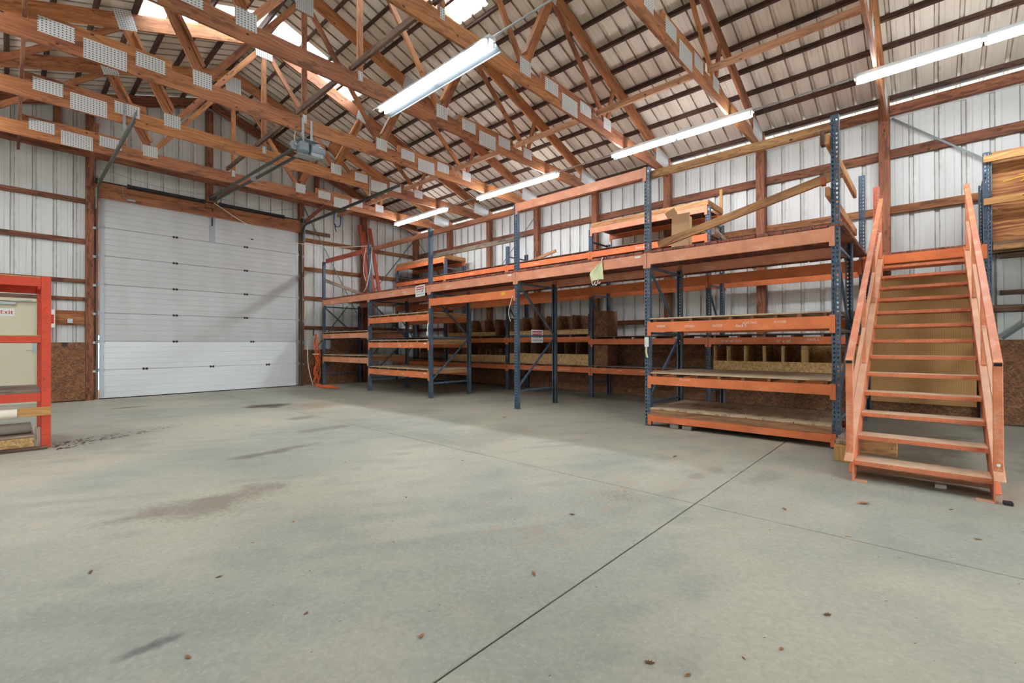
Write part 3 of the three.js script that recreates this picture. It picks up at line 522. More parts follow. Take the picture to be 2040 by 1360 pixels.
// torsion springs on their shaft
{
  const t = thing('torsion_spring', 'long black torsion springs on a shaft above the garage door header', 'spring'), y = 4.57, z = -12.8;
  cyl(t, 'shaft', M.steelDark, [1.2, y, z], [5.52, y, z], 0.013, 10);
  for (const [a, b] of [[1.735, 3.12], [3.46, 4.95]]) { const n = Math.round((b - a) / 0.02); const P = []; for (let i = 0; i <= n; i++) { P.push(new THREE.Vector2(0.046, i * (b - a) / n)); if (i < n) P.push(new THREE.Vector2(0.040, (i + 0.5) * (b - a) / n)); } const m = mesh(t, 'spring_coil', new THREE.LatheGeometry(P, 14), M.black, [b, y, z]); m.rotation.z = Math.PI / 2; for (const x of [a, b]) cyl(t, 'cone', M.steelDark, [x - 0.02, y, z], [x + 0.02, y, z], 0.05, 14); }
  board(t, 'centre_bearing_plate', W.post, [3.18, 3.42], [4.45, 4.72], [z - 0.07, z - 0.02], 1);
  for (const x of [1.24, 5.47]) { cyl(t, 'cable_drum', M.steelDark, [x - 0.04, y, z], [x + 0.04, y, z], 0.06, 18); board(t, 'end_bearing_plate', M.galv, [x - 0.004, x + 0.004], [4.5, 4.68], [-12.875, -12.74], 1); }
}
// opener: motor head hung from a truss, twin rail, arm, power cord
{
  const o = thing('door_opener', 'grey garage door opener motor hung from a truss with long twin rails', 'opener');
  for (const [dy, dx] of [[0.03, -0.045], [-0.05, 0.045]]) bar(o, 'rail', M.track, [3.3 + dx, 4.65 + dy * 0.4, -12.7], [3.3 + dx, 4.44 + dy, -7.86], 0.05, 0.035, [1, 0, 0]);
  pipe(o, 'chain', M.steelDark, [[3.32, 4.64, -12.7], [3.32, 4.47, -10.3], [3.32, 4.38, -7.9]], 0.006, 12, 5);
  board(o, 'rail_bracket', M.steelDark, [3.24, 3.38], [4.63, 4.72], [-12.86, -12.7]); board(o, 'rail_clamp', M.galv, [3.24, 3.38], [4.42, 4.5], [-10.0, -9.96]);
  const head = sub(o, 'motor_head', [3.3, 4.42, -7.66]);
  const body = [[0.0, 0], [0.085, 0], [0.1, 0.015], [0.1, 0.1], [0.09, 0.12], [0.09, 0.2], [0.075, 0.235], [0.03, 0.25], [0, 0.25]].map(p => new THREE.Vector2(...p));
  const mm = mesh(head, 'motor', new THREE.LatheGeometry(body, 20), M.motor, [0.08, -0.02, 0.02]); mm.rotation.z = -Math.PI / 2; mm.rotation.y = 0.0;
  const gear = mesh(head, 'gearbox', chamferBox(0.16, 0.17, 0.16, 0, 0.025), M.motor, [-0.02, -0.01, 0.0]);
  cyl(head, 'sprocket', M.galv, [-0.13, 0.02, -0.09], [-0.13, 0.02, -0.06], 0.075, 20); cyl(head, 'shaft', M.galv, [-0.16, 0.02, -0.02], [0.0, 0.02, -0.02], 0.018, 10);
  mesh(head, 'capacitor', chamferBox(0.13, 0.09, 0.08, 0, 0.02), M.motor, [0.21, 0.07, -0.02]); mesh(head, 'control_box', chamferBox(0.2, 0.07, 0.15, 0, 0.01), M.galv, [0.18, -0.11, 0.02]);
  bar(head, 'release_lever', M.motor, [-0.05, 0.05, 0.09], [-0.09, 0.19, 0.09], 0.012, 0.03); mesh(head, 'base_plate', chamferBox(0.34, 0.008, 0.2, 0, 0.002), M.galv, [0.03, -0.16, 0.0]); mesh(head, 'mounting_plate', chamferBox(0.3, 0.01, 0.16, 0, 0.003), M.galv, [0.05, 0.12, 0.0]);
  for (const x of [-0.06, 0.08]) board(o, 'hanger', M.galv, [3.3 + x - 0.02, 3.3 + x + 0.02], [4.53, 4.86], [TZ(4) + 0.004, TZ(4) + 0.012], 1);
  pipe(o, 'power_cord', M.cable, [[3.19, 4.46, -7.72], [3.17, 4.55, -7.74], [3.18, 4.66, -7.73], [3.17, 4.8, -7.72]], 0.007, 14, 6);
}
// safety cable drooping from the spring to the rack
tag(pipe(null, 'cable', M.cable, [[3.32, 4.56, -12.72], [3.9, 4.2, -12.6], [4.6, 3.86, -12.3], [5.2, 3.67, -11.6], [5.7, 3.6, -10.9], [6.02, 3.60, -10.34]], 0.008, 48, 6), 'thin white cable drooping from the door header to the rack upright', 'cable');
{ const c = thing('cable', 'loose white cable ends hanging down beside the rack upright', 'cable');
  pipe(c, 'cable_end', M.cable, [[5.99, 3.57, -10.37], [5.97, 3.3, -10.42], [5.96, 2.95, -10.44], [5.99, 2.72, -10.38]], 0.008, 16, 6); pipe(c, 'cable_end', M.cable, [[6.05, 3.55, -10.2], [6.03, 3.2, -10.2], [6.0, 2.9, -10.24], [5.98, 2.6, -10.33], [5.97, 2.46, -10.45]], 0.008, 16, 6); }
{ const s = thing('sensor_wire', 'thin grey wire hanging to a small sensor box on the door header', 'wire');
  pipe(s, 'wire', M.galv, [[1.65, 4.6, -12.87], [1.65, 4.42, -12.86], [1.66, 4.36, -12.86], [1.72, 4.31, -12.86]], 0.004, 12, 5); board(s, 'sensor_box', M.galv, [1.72, 1.86], [4.275, 4.315], [-12.875, -12.84]); }
pipe(null, 'slack_wire', M.strap, [[1.3, 4.85, -12.85], [2.2, 4.72, -12.85], [3.3, 4.75, -12.85], [4.4, 4.66, -12.85], [5.4, 4.9, -12.85]], 0.003, 30, 4); tag(scene.children[scene.children.length - 1], 'thin dark wire slung along the wall above the springs', 'wire');

// ------------------------------------------------------------------ exit door
{
  const d = structure('door_2', 'beige steel exit door with worn paint and a closer', 'door');
  board(d, 'door_leaf', M.exitDoor, [-0.56, 0.36], [0.008, 2.0], [BZ + 0.06, BZ + 0.105], 1, 0.004);
  for (const x of [[-0.62, -0.56], [0.36, 0.42]]) board(d, 'jamb', M.exitDoor, x, [0, 2.06], [BZ + 0.0, BZ + 0.16], 1); board(d, 'head_jamb', M.exitDoor, [-0.62, 0.42], [2.0, 2.06], [BZ, BZ + 0.16], 0);
  board(d, 'threshold', M.galv, [-0.56, 0.36], [0, 0.012], [BZ - 0.02, BZ + 0.14], 0); board(d, 'door_closer', M.galv, [-0.2, 0.08], [1.93, 1.98], [BZ + 0.106, BZ + 0.16]); bar(d, 'closer_arm', M.galv, [0.05, 1.99, BZ + 0.14], [0.3, 2.02, BZ + 0.2], 0.008, 0.02);
  board(d, 'latch_plate', M.galv, [0.31, 0.36], [1.0, 1.2], [BZ + 0.106, BZ + 0.112], 1); bar(d, 'lever_handle', M.galv, [0.33, 1.05, BZ + 0.15], [0.22, 1.05, BZ + 0.15], 0.015, 0.02);
}
const font = await new FontLoader().loadAsync('fonts/droid/droid_sans_bold.typeface.json');
const fontR = await new FontLoader().loadAsync('fonts/droid/droid_sans_regular.typeface.json');
// flat lettering; centred at the origin in the xy plane, facing +z
function letters(str, size, f = font, squash = 1) { const g = new TextGeometry(str, { font: f, size, depth: 0.0008, curveSegments: 2 }); g.computeBoundingBox(); const b = g.boundingBox; g.translate(-(b.max.x + b.min.x) / 2, -(b.max.y + b.min.y) / 2, 0); g.scale(squash, 1, 1); return g; }
{
  const s = thing('exit_sign', 'white sign with red Exit lettering on the beige door', 'sign');
  board(s, 'sign_board', M.white, [-0.2, 0.072], [1.71, 1.852], [BZ + 0.107, BZ + 0.111]); mesh(s, 'lettering', letters('Exit', 0.068), M.exitRed, [-0.03, 1.782, BZ + 0.1112]);
  const e = thing('safety_sign', 'narrow red and white sign on the post behind the orange rack', 'sign'); board(e, 'sign_board', M.white, [0.44, 0.62], [1.5, 1.86], [BZ + 0.171, BZ + 0.174]); board(e, 'red_panel', M.exitRed, [0.455, 0.605], [1.58, 1.76], [BZ + 0.1742, BZ + 0.1755]);
}

// ------------------------------------------------------------------ pallet racks
const PW = 0.076;                                      // upright width
const PL = [-0.79, -2.963, -5.437, -7.904, -10.35, -12.82];   // far edges of the front row uprights
const HOLE = [[-0.0095, 0.011], [0.0095, 0.011], [0.0095, 0.002], [0.004, -0.014], [-0.004, -0.014], [-0.0095, 0.002]];
const uprightCache = {};
function uprightG(h) {   // formed channel with two columns of keyholes; front face at x = 0 looking to -x, width along z from 0 to PW
  if (uprightCache[h]) return uprightCache[h];
  const holes = []; for (let y = 0.05; y < h - 0.03; y += 0.0494) for (const c of [0.02, 0.056]) holes.push(HOLE.map(([a, b]) => [c + a, y + b]));
  const face = extrude([[0, 0], [PW, 0], [PW, h], [0, h]], 0.0025, holes); face.rotateY(-Math.PI / 2); face.translate(0.0025, 0, 0); // shape x -> z
  const parts = [face.toNonIndexed ? (face.index ? face.toNonIndexed() : face) : face];
  for (const [z0, z1] of [[0, 0.0025], [PW - 0.0025, PW]]) parts.push(chamferBox(0.066, h, z1 - z0, 1, 0.0005).translate(0.0355, h / 2, (z0 + z1) / 2));
  for (const [z0, z1] of [[0, 0.018], [PW - 0.018, PW]]) parts.push(chamferBox(0.0025, h, z1 - z0, 1, 0.0005).translate(0.069, h / 2, (z0 + z1) / 2));
  parts.push(chamferBox(0.004, h, 0.004, 1, 0.001).translate(-0.0005, h / 2, PW / 2));
  return uprightCache[h] = mergeGeometries(parts);
}
function frame(parent, x0, x1, z, hf, hr, diag) {   // upright frame: front post, rear post, braces
  const f = sub(parent, 'upright_frame', [0, 0, z]);
  mesh(f, 'post', uprightG(hf), M.blue, [x0, 0, 0]);
  const r = mesh(f, 'post', uprightG(hr), M.blue, [x1, 0, PW]); r.rotation.y = Math.PI;
  mesh(f, 'foot_plate', chamferBox(0.1, 0.006, 0.1, 0, 0.001), M.blue, [x0 + 0.035, 0.003, PW / 2]); mesh(f, 'foot_plate', chamferBox(0.1, 0.006, 0.1, 0, 0.001), M.blue, [x1 - 0.035, 0.003, PW / 2]);
  const a = x0 + 0.07, b = x1 - 0.07; for (const [p, q] of diag) bar(f, 'brace', M.blue, [p ? b : a, q[0], PW / 2], [p ? a : b, q[1], PW / 2], 0.028, 0.034);
  return f;
}
const ROW1 = [[0, [2.20, 1.33]], [1, [1.25, 0.39]], [0, [1.29, 1.29]], [0, [0.31, 0.31]], [0, [2.22, 2.22]]];
const connG = {};
function rackBeam(parent, x, za, zb, y0, y1, mat, face = -1, text) {   // za < zb: clear span between uprights; face -1 looks to -x
  const h = y1 - y0, b = sub(parent, 'beam', [x, y0, (za + zb) / 2]), L = zb - za;
  const pr = face < 0 ? [[-0.014, 0], [0.03, 0], [0.03, h - 0.03], [0.012, h - 0.03], [0.012, h], [-0.014, h]] : [[0.014, 0], [-0.03, 0], [-0.03, h - 0.03], [-0.012, h - 0.03], [-0.012, h], [0.014, h]];
  const key = [face, h.toFixed(3), L.toFixed(3)].join(); if (!connG[key]) { const g = extrude(pr, L); g.translate(0, 0, -L / 2); const p = g.attributes.position, uv = g.attributes.uv; for (let i = 0; i < p.count; i++) uv.setXY(i, p.getZ(i), p.getY(i) + p.getX(i)); connG[key] = g; }
  mesh(b, 'rail', connG[key], mat);
  for (const s of [-1, 1]) { const c = mesh(b, 'connector', chamferBox(0.008, h + 0.062, 0.052, 1, 0.002), mat, [face * 0.0072, h / 2 - 0.02, s * (L / 2 + 0.008)]); void c; for (let i = 0; i < 3; i++) { const r = mesh(b, 'rivet', rivetG, mat, [face * 0.0125, h / 2 - 0.02 + (i - 1) * 0.05, s * (L / 2 + 0.019)]); r.rotation.z = Math.PI / 2; } }
  if (text) for (const [str, pos, size, dy] of text) { const t = mesh(b, 'chalk_lettering', letters(str, size * 0.8, fontR, 1.0), M.chalk, [-0.0145, h / 2 + (dy || 0), pos - (za + zb) / 2]); t.rotation.y = -Math.PI / 2; t.rotation.x = 0; }
  return b;
}
const rivetG = new THREE.CylinderGeometry(0.006, 0.006, 0.003, 8);
function shelf(parent, x0, x1, za, zb, y, n, mat = W.ply, jh = 0.042, lip = 0) {   // sheet on flat joists
  for (let i = 0; i < n; i++) { const z = za + 0.06 + (zb - za - 0.12) * i / (n - 1); board(parent, 'shelf_joist', W.mill, [x0 + 0.03, x1 - 0.03], [y, y + jh], [z - 0.02, z + 0.02], 0); }
  const half = (za + zb) / 2; for (const [a, b] of [[za + 0.005, half - 0.002], [half + 0.002, zb - 0.005]]) board(parent, 'shelf_panel', mat, [x0 - lip, x1], [y + jh, y + jh + 0.018], [a, b], 2);
}
const bayZ = i => [PL[i + 1] + PW, PL[i]];   // clear span of bay i
{
  const r = thing('pallet_rack', 'long front row of blue and orange pallet racking that carries the plank deck', 'rack');
  PL.forEach((z, i) => frame(r, 6.02, 7.19, z, i === 5 ? 3.5 : 3.62, i === 0 ? 2.45 : 2.3, ROW1));
  const xf = 6.02, xr = 7.19;
  const txt = [null, [['Rack 7', -4.0, 0.045, 0]], [['Rack 7', -7.2, 0.05, 0]], [['SHOP/MISC', -9.3, 0.045, -0.02], ['Rack 7', -8.75, 0.045, 0]], [['PARTS', -12.2, 0.04, 0]]];
  for (let i = 0; i < 5; i++) { const [a, b] = bayZ(i); rackBeam(r, xf, a, b, 2.25, 2.40, i === 4 ? M.faded : M.faded, -1, i === 1 ? null : txt[i]); rackBeam(r, xr, a, b, 2.25, 2.385, M.faded, 1); }
  const bay = (i, list, text = {}) => list.forEach(([y0, y1, n, mt], j) => { const [a, b] = bayZ(i); rackBeam(r, xf, a, b, y0, y1, mt || M.orange, -1, text[j]); rackBeam(r, xr, a, b, y0, y1, mt || M.orange, 1); if (n) shelf(r, xf - 0.005, xr, a, b, y1 - 0.002, n, W.ply, j === 3 ? 0.09 : 0.042); });
  bay(0, [[1.305, 1.44, 9], [0.58, 0.69, 8], [0.068, 0.152, 0]], { 0: [['SEWER', -2.72, 0.035, 0.01], ['STORM', -2.33, 0.035, 0.0], ['WATER', -1.98, 0.035, -0.005], ['ELECTRIC', -1.6, 0.035, 0.02], ['Rack 5', -1.7, 0.04, -0.012], ['PHONE', -1.28, 0.035, 0.02]], 1: [['10 210-010', -2.4, 0.025, 0.03]] });
  { const [a, b] = bayZ(0); board(r, 'shelf_panel', W.ply, [6.0, 7.19], [0.235, 0.258], [a + 0.005, (a + b) / 2]); board(r, 'shelf_panel', W.ply, [6.0, 7.19], [0.235, 0.258], [(a + b) / 2 + 0.004, b - 0.005]); board(r, 'shelf_fascia', W.mill, [6.008, 6.03], [0.153, 0.234], [a + 0.005, b - 0.005]); for (let i = 0; i < 6; i++) board(r, 'shelf_joist', W.mill, [6.035, 7.15], [0.153, 0.234], [a + 0.05 + i * 0.38, a + 0.09 + i * 0.38]); }
  bay(2, [[1.96, 2.105, 0]]);
  bay(3, [[1.655, 1.79, 7], [1.065, 1.19, 7], [0.42, 0.55, 7]], { 0: [['1/2', -10.1, 0.03, 0.02], ['3/4', -9.9, 0.03, 0.02], ['Caps', -9.1, 0.035, 0], ['Y s', -8.6, 0.03, 0], ['Tees', -8.35, 0.03, 0], ['1 1/4', -8.05, 0.03, 0.02]], 1: [['Flexible Caps', -9.75, 0.03, 0.025], ['Flow Meter', -9.75, 0.03, -0.025], ['Threaded', -8.95, 0.026, 0.035], ['Threaded', -8.95, 0.026, 0], ['Threaded', -8.95, 0.026, -0.035], ['Reducers', -8.5, 0.026, 0.03], ['Bushings', -8.5, 0.026, -0.02]], 2: [['Gate Gaskets', -9.5, 0.034, 0], ['4x2 Ring', -8.85, 0.034, 0], ['Couplings', -8.25, 0.03, 0.01]] });
  for (const y of [1.79, 1.19, 0.55]) board(r, 'shelf_fascia', W.tan, [6.06, 7.14], [y - 0.05, y + 0.04], [PL[3] - 0.045, PL[3] - 0.008], 0, 0.003);
  bay(4, [[1.315, 1.44, 6, M.faded], [0.67, 0.81, 6, M.faded]]);
  { const [a] = bayZ(4); board(r, 'label_plate', M.white, [5.99, 5.998], [0.78, 0.8], [PL[4] - 0.08, PL[4] - 0.03]); void a; }
  for (const [i, y] of [[3, 1.16], [3, 0.52], [1, 2.37], [2, 2.37]]) board(r, 'label_plate', M.white, [6.003, 6.006], [y - 0.012, y + 0.012], [PL[i] - 0.14, PL[i] - 0.05]);
  board(r, 'yellow_label', M.marker, [6.0, 6.004], [2.03, 2.085], [PL[2] - 0.3, PL[2] - 0.2], 2);
  // plank deck on top
  const dk = thing('plank_deck', 'long deck of reddish wooden planks laid across the racking beams', 'deck');
  let z = PL[5] + 0.02, n = 0; while (z < PL[0] + PW - 0.02) { const w = 0.142; board(dk, 'deck_plank', W.plank[(n * 7 + (n >> 2)) % 3], [5.995 + rr(0, 0.02), 8.44 + rr(-0.03, 0.0)], [2.402 + rr(0, 0.004), 2.438 + rr(0, 0.004)], [z, z + w - rr(0.002, 0.009)], 0, 0.004); z += w + rr(0.001, 0.004); n++; }
  // guard rails between the uprights
  const rail = (i, y0, y1, m, x = 6.03) => { const [a, b] = bayZ(i); board(r, 'guard_rail', m, [x, x + 0.04], [y0, y1], [a - 0.02, b + 0.02], 2, 0.003); };
  { const [a, b] = bayZ(1); rackBeam(r, xf, a, b, 3.475, 3.61, M.faded, -1); }
  rail(0, 3.475, 3.58, W.tan, 6.095); rail(2, 3.48, 3.578, W.rail, 6.095); rail(3, 3.47, 3.578, W.rail, 6.095); rail(2, 2.985, 3.07, W.grey, 6.095); rail(4, 3.47, 3.585, M.rust, 6.095);
  for (const [y0, y1, m] of [[3.29, 3.40, W.tan], [2.73, 2.83, W.tan]]) board(r, 'guard_rail', m, [5.94, 8.45], [y0, y1], [PL[0] - 0.042, PL[0] - 0.002], 0, 0.003);
  board(r, 'rail_block', W.dark, [5.96, 6.05], [3.30, 3.46], [PL[0] - 0.085, PL[0] - 0.044]); board(r, 'rail_block', M.rust, [5.97, 6.05], [2.87, 2.95], [PL[0] - 0.085, PL[0] - 0.044]);
  bar(r, 'guard_rail', W.grey, [6.08, 2.98, PL[5] + 0.05], [7.9, 2.5, PL[5] + 0.05], 0.04, 0.085);
}
// back row against the wall
const X2 = 8.46, X2R = 9.25;
{
  const r = thing('pallet_rack', 'back row of blue and orange pallet racking standing against the white wall', 'rack');
  const D2 = [[0, [2.1, 1.3]], [1, [1.2, 0.4]], [0, [1.26, 1.26]], [0, [0.3, 0.3]], [0, [3.35, 3.35]], [0, [2.2, 2.2]]];
  PL.forEach((z, i) => frame(r, X2, X2R, i ? z - 0.02 : -0.772, 3.61, [2.42, 3.4, 3.4, 3.5, 3.5, 3.5][i], i ? D2 : D2.filter(d => d[1][0] < 3)));
  frame(r, X2, X2R, 0.515, 3.59, 3.35, D2);
  const z2 = i => [PL[i + 1] + PW - 0.02, i ? PL[i] - 0.02 : -0.772];
  for (let i = 0; i < 5; i++) {
    const [a, b] = z2(i), hi = i >= 2 ? 0.055 : 0;
    rackBeam(r, X2, a, b, 2.2, 2.365, M.orange, -1); rackBeam(r, X2R, a, b, 2.2, 2.365, M.orange, 1);
    rackBeam(r, X2, a, b, 1.13 + hi, 1.245 + hi, M.orange, -1, i === 0 ? [['6"x6"x6" SCH', -2.55, 0.05, 0], ['6" x 90', -1.75, 0.06, -0.01], ['RACK 4', -1.35, 0.045, 0.01]] : null); rackBeam(r, X2R, a, b, 1.13 + hi, 1.245 + hi, M.orange, 1); shelf(r, X2, X2R, a, b, 1.243 + hi, 6, W.dark, 0.042);
    rackBeam(r, X2, a, b, 0.515, 0.632, M.orange, -1, i === 2 ? [['P14 ROMAC', -6.9, 0.045, 0], ['RJ22 1/2 BAS', -6.1, 0.045, 0]] : i === 1 ? [['Coupling', -5.1, 0.03, 0.02], ['Doors', -4.7, 0.03, 0.02], ['Bends', -4.2, 0.03, 0.02], ['Tees', -3.7, 0.03, 0.02]] : null); rackBeam(r, X2R, a, b, 0.515, 0.632, M.orange, 1); shelf(r, X2, X2R, a, b, 0.63, 6, W.grey, 0.03);
    if (i > 0) { rackBeam(r, X2, a, b, 3.0, 3.12, M.orange, -1, i === 1 ? [['Rack 6', -4.25, 0.06, 0]] : i === 2 ? [['Rack 5', -6.9, 0.05, 0]] : i === 3 ? [['Rack 2', -9.2, 0.05, 0]] : [['Rack 2', -11.7, 0.05, 0]]); rackBeam(r, X2R, a, b, 3.0, 3.12, M.orange, 1); shelf(r, X2, X2R, a, b, 3.118, 7, W.dark, 0.03); }
  }
  // upper shelves
  for (const i of [1, 4]) { const [a, b] = z2(i); rackBeam(r, X2, a, b, 3.515, 3.63, i === 1 ? M.faded : M.orange, -1); rackBeam(r, X2R, a, b, 3.515, 3.63, M.orange, 1); for (const x of [[X2 - 0.005, X2 + 0.035], [X2R - 0.03, X2R + 0.01]]) board(r, 'shelf_fascia', i === 1 ? W.tan : W.tan, x, [3.63, 3.735], [a + 0.0, b + 0.05], 2, 0.003); for (const zz of [a + 0.0, b + 0.01]) board(r, 'shelf_fascia', W.tan, [X2 + 0.036, X2R - 0.031], [3.63, 3.735], [zz, zz + 0.04], 0, 0.003); for (let j = 1; j < 6; j++) board(r, 'shelf_joist', W.mill, [X2 + 0.036, X2R - 0.031], [3.64, 3.73], [a + j * 0.4, a + j * 0.4 + 0.04], 0); board(r, 'shelf_panel', W.dark, [X2 + 0.03, X2R - 0.03], [3.62, 3.629], [a + 0.05, b - 0.05], 2); }
  // landing beam at the head of the stairs and its deck
  rackBeam(r, X2, -0.772 + PW, 0.515, 2.275, 2.40, M.orange, -1); rackBeam(r, X2R, -0.772 + PW, 0.515, 2.275, 2.40, M.orange, 1);
  for (let j = 0; j < 8; j++) board(r, 'deck_plank', W.plank[(j + 1) % 3], [X2 - 0.01, X2R + 0.02], [2.402, 2.43], [-0.695 + j * 0.15, -0.695 + j * 0.15 + 0.146], 0, 0.003);
  // plywood-backed bay beyond the landing with two rails in front
  for (const [y0, y1] of [[2.44, 2.93], [2.935, 3.44]]) board(r, 'plywood_panel', W.plyBrown, [8.54, 8.558], [y0, y1], [0.60, 3.0], 2);
  for (const [y0, y1] of [[3.45, 3.535], [2.905, 2.988]]) board(r, 'guard_rail', W.lumber, [8.415, 8.455], [y0, y1], [0.518, 3.0], 2, 0.003);
  board(r, 'top_rail', W.tan, [8.54, 8.58], [3.441, 3.6], [0.6, 3.0], 2, 0.003); board(r, 'shelf_joist', W.tan, [8.5, 8.54], [2.33, 2.40], [0.6, 3.0], 2); board(r, 'shelf_panel', W.dark, [8.5, 9.2], [2.40, 2.43], [0.6, 3.0], 2);
  const ar = sub(r, 'chalk_arrow', [8.538, 3.22, 0.95]); bar(ar, 'stroke', M.marker, [0, -0.02, -0.25], [0, 0.03, 0.05], 0.001, 0.012, [1, 0, 0]); bar(ar, 'stroke', M.marker, [0, 0.03, 0.05], [0, 0.035, -0.12], 0.001, 0.01, [1, 0, 0]); bar(ar, 'stroke', M.marker, [0, 0.03, 0.05], [0, -0.05, -0.1], 0.001, 0.01, [1, 0, 0]);
}
// orange rack at the left
{
  const r = thing('storage_rack', 'red-orange steel rack with wooden shelves in front of the exit door', 'rack'), zf = -7.31, zr = -8.42, x1 = 0.32, x0 = -2.1;
  for (const z of [zf, zr]) for (const x of [x0, x1 - 0.08]) board(r, 'post', M.redOrange, [x, x + 0.08], [0, 1.91], z === zf ? [z - 0.06, z] : [z, z + 0.06], 1, 0.004);
  for (const [y0, y1] of [[1.80, 1.895], [1.175, 1.245], [0.525, 0.62]]) { for (const z of [zf - 0.045, zr + 0.005]) board(r, 'beam', M.redOrange, [x0 + 0.08, x1 - 0.08], [y0, y1], [z, z + 0.04], 0, 0.003); for (const x of [x0 + 0.02, x1 - 0.06]) board(r, 'side_brace', M.redOrange, [x, x + 0.04], [y0, y1 - 0.02], [zr + 0.06, zf - 0.06], 2, 0.003); board(r, 'shelf_panel', y0 < 1 ? W.grey : W.lumber, [x0 + 0.08, x1 - 0.085], [y1, y1 + (y0 < 1 ? 0.03 : 0.012)], [zr + 0.0, zf - 0.005], 0); }
  board(r, 'front_board', W.lumber, [0.06, x1], [0.37, 0.46], [zf + 0.001, zf + 0.04], 0, 0.003);
  board(r, 'side_block', W.grey, [x1 - 0.125, x1 - 0.082], [0.02, 0.24], [zf - 0.05, zf + 0.0], 1, 0.004);
  board(r, 'bottom_panel', OSB.light, [x0 + 0.08, x1 - 0.13], [0.03, 0.13], [zf - 0.04, zf - 0.02], 0); board(r, 'bottom_shelf', W.grey, [x0 + 0.08, x1 - 0.13], [0.135, 0.16], [zr + 0.06, zf - 0.015], 0); board(r, 'sill_board', W.dark, [x0, x1 - 0.03], [0.0, 0.028], [zf + 0.002, zf + 0.09], 0, 0.004);
  const scratch = (y, x, l, a) => bar(r, 'paint_scratch', M.black, [x1 - 0.06 + x, y, zf + 0.0008], [x1 - 0.06 + x + l * Math.cos(a), y + l * Math.sin(a), zf + 0.0008], 0.0006, 0.004); scratch(1.55, 0, 0.035, 0.6); scratch(1.40, 0.01, 0.03, -0.5); scratch(1.28, 0, 0.025, 1.8); scratch(0.86, -0.01, 0.02, 0.2); scratch(0.75, 0.0, 0.03, 1.4); scratch(0.64, 0, 0.03, 0.6);
  const p = mesh(null, 'plastic_pipe', pipeG(0.052, 0.047, 2.1), M.pvc); p.position.set(-2.04, 0.41, zf + 0.053); p.rotation.z = -Math.PI / 2; tag(p, 'cut white plastic pipe fixed along the front of the orange rack', 'pipe');
  for (const [y, z, i] of [[0.215, -7.5, 0], [0.215, -7.63, 1]]) tag(cyl(null, 'pole', M.pipeGrey, [-2.0, y, z], [0.17, y, z], 0.055, 16), i ? 'grey wooden pole lying behind another on the lowest orange rack shelf' : 'grey wooden pole lying at the front of the lowest orange rack shelf', 'pole');
}
function pipeG(ro, ri, L) { return new THREE.LatheGeometry([[ri, 0], [ro, 0], [ro, L], [ri, L], [ri, 0]].map(p => new THREE.Vector2(...p)), 24); }

// ------------------------------------------------------------------ bins of strand board on the back row
function bin(label, za, zb, y, depth, lip, divs, hDiv, inner = OSB.dark, xa = X2 + 0.005) {
  const b = thing('parts_bin', label, 'bin');
  board(b, 'front_lip', OSB.light, [xa, xa + 0.012], [y, y + lip], [za, zb], 2);
  board(b, 'bottom_panel', inner, [xa + 0.013, xa + depth], [y, y + 0.012], [za, zb], 2); board(b, 'back_panel', inner, [xa + depth, xa + depth + 0.012], [y, y + hDiv], [za, zb], 2);
  for (const z of divs) board(b, 'divider', inner, [xa + 0.013, xa + depth - 0.001], [y + 0.012, y + hDiv], [z - 0.006, z + 0.006], 0);
  return b;
}
bin('strand board bin with tall dividers on the upper shelf beside the warning sign', -7.80, -5.48, 1.362, 0.6, 0.105, [-7.79, -7.372, -6.987, -6.638, -6.274, -5.906, -5.49], 0.43);
bin('strand board bin with wide pale lip on the lower shelf behind the warning sign', -7.80, -5.48, 0.681, 0.6, 0.235, [-7.79, -7.48, -7.114, -6.566, -6.111, -5.81, -5.49], 0.5);
bin('strand board bin with small dividers on the lower shelf nearer the garage door', -10.2, -7.95, 0.681, 0.6, 0.18, [-10.19, -9.6, -8.907, -8.665, -8.516, -8.321, -8.178, -7.97], 0.36);
bin('strand board bin on the upper shelf behind the front rack shelving', -10.2, -8.3, 1.362, 0.6, 0.1, [-10.19, -9.7, -9.2, -8.7, -8.31], 0.42);
bin('strand board bin of dark cubbyholes with pale lip by the stairs', -2.86, -0.83, 0.681, 0.7, 0.16, [-2.85, -2.631, -2.35, -2.063, -1.789, -1.509, -0.84], 0.42, OSB.light);
for (const [y0, y1, l] of [[1.306, 1.845, 'tall brown strand board box standing on the upper back shelf'], [0.681, 1.11, 'brown strand board box standing on the lower back shelf']]) {
  const b = thing('board_box', l, 'box'); for (const x of [[8.5, 8.512], [8.888, 8.9]]) board(b, 'side_panel', OSB.dark, x, [y0, y1], [-5.35, -5.03], 1); for (const z of [[-5.362, -5.35], [-5.03, -5.018]]) board(b, 'end_panel', OSB.dark, [8.5, 8.9], [y0, y1], z, 1); board(b, 'bottom_panel', OSB.dark, [8.513, 8.887], [y0, y0 + 0.012], [-5.349, -5.031], 0);
}

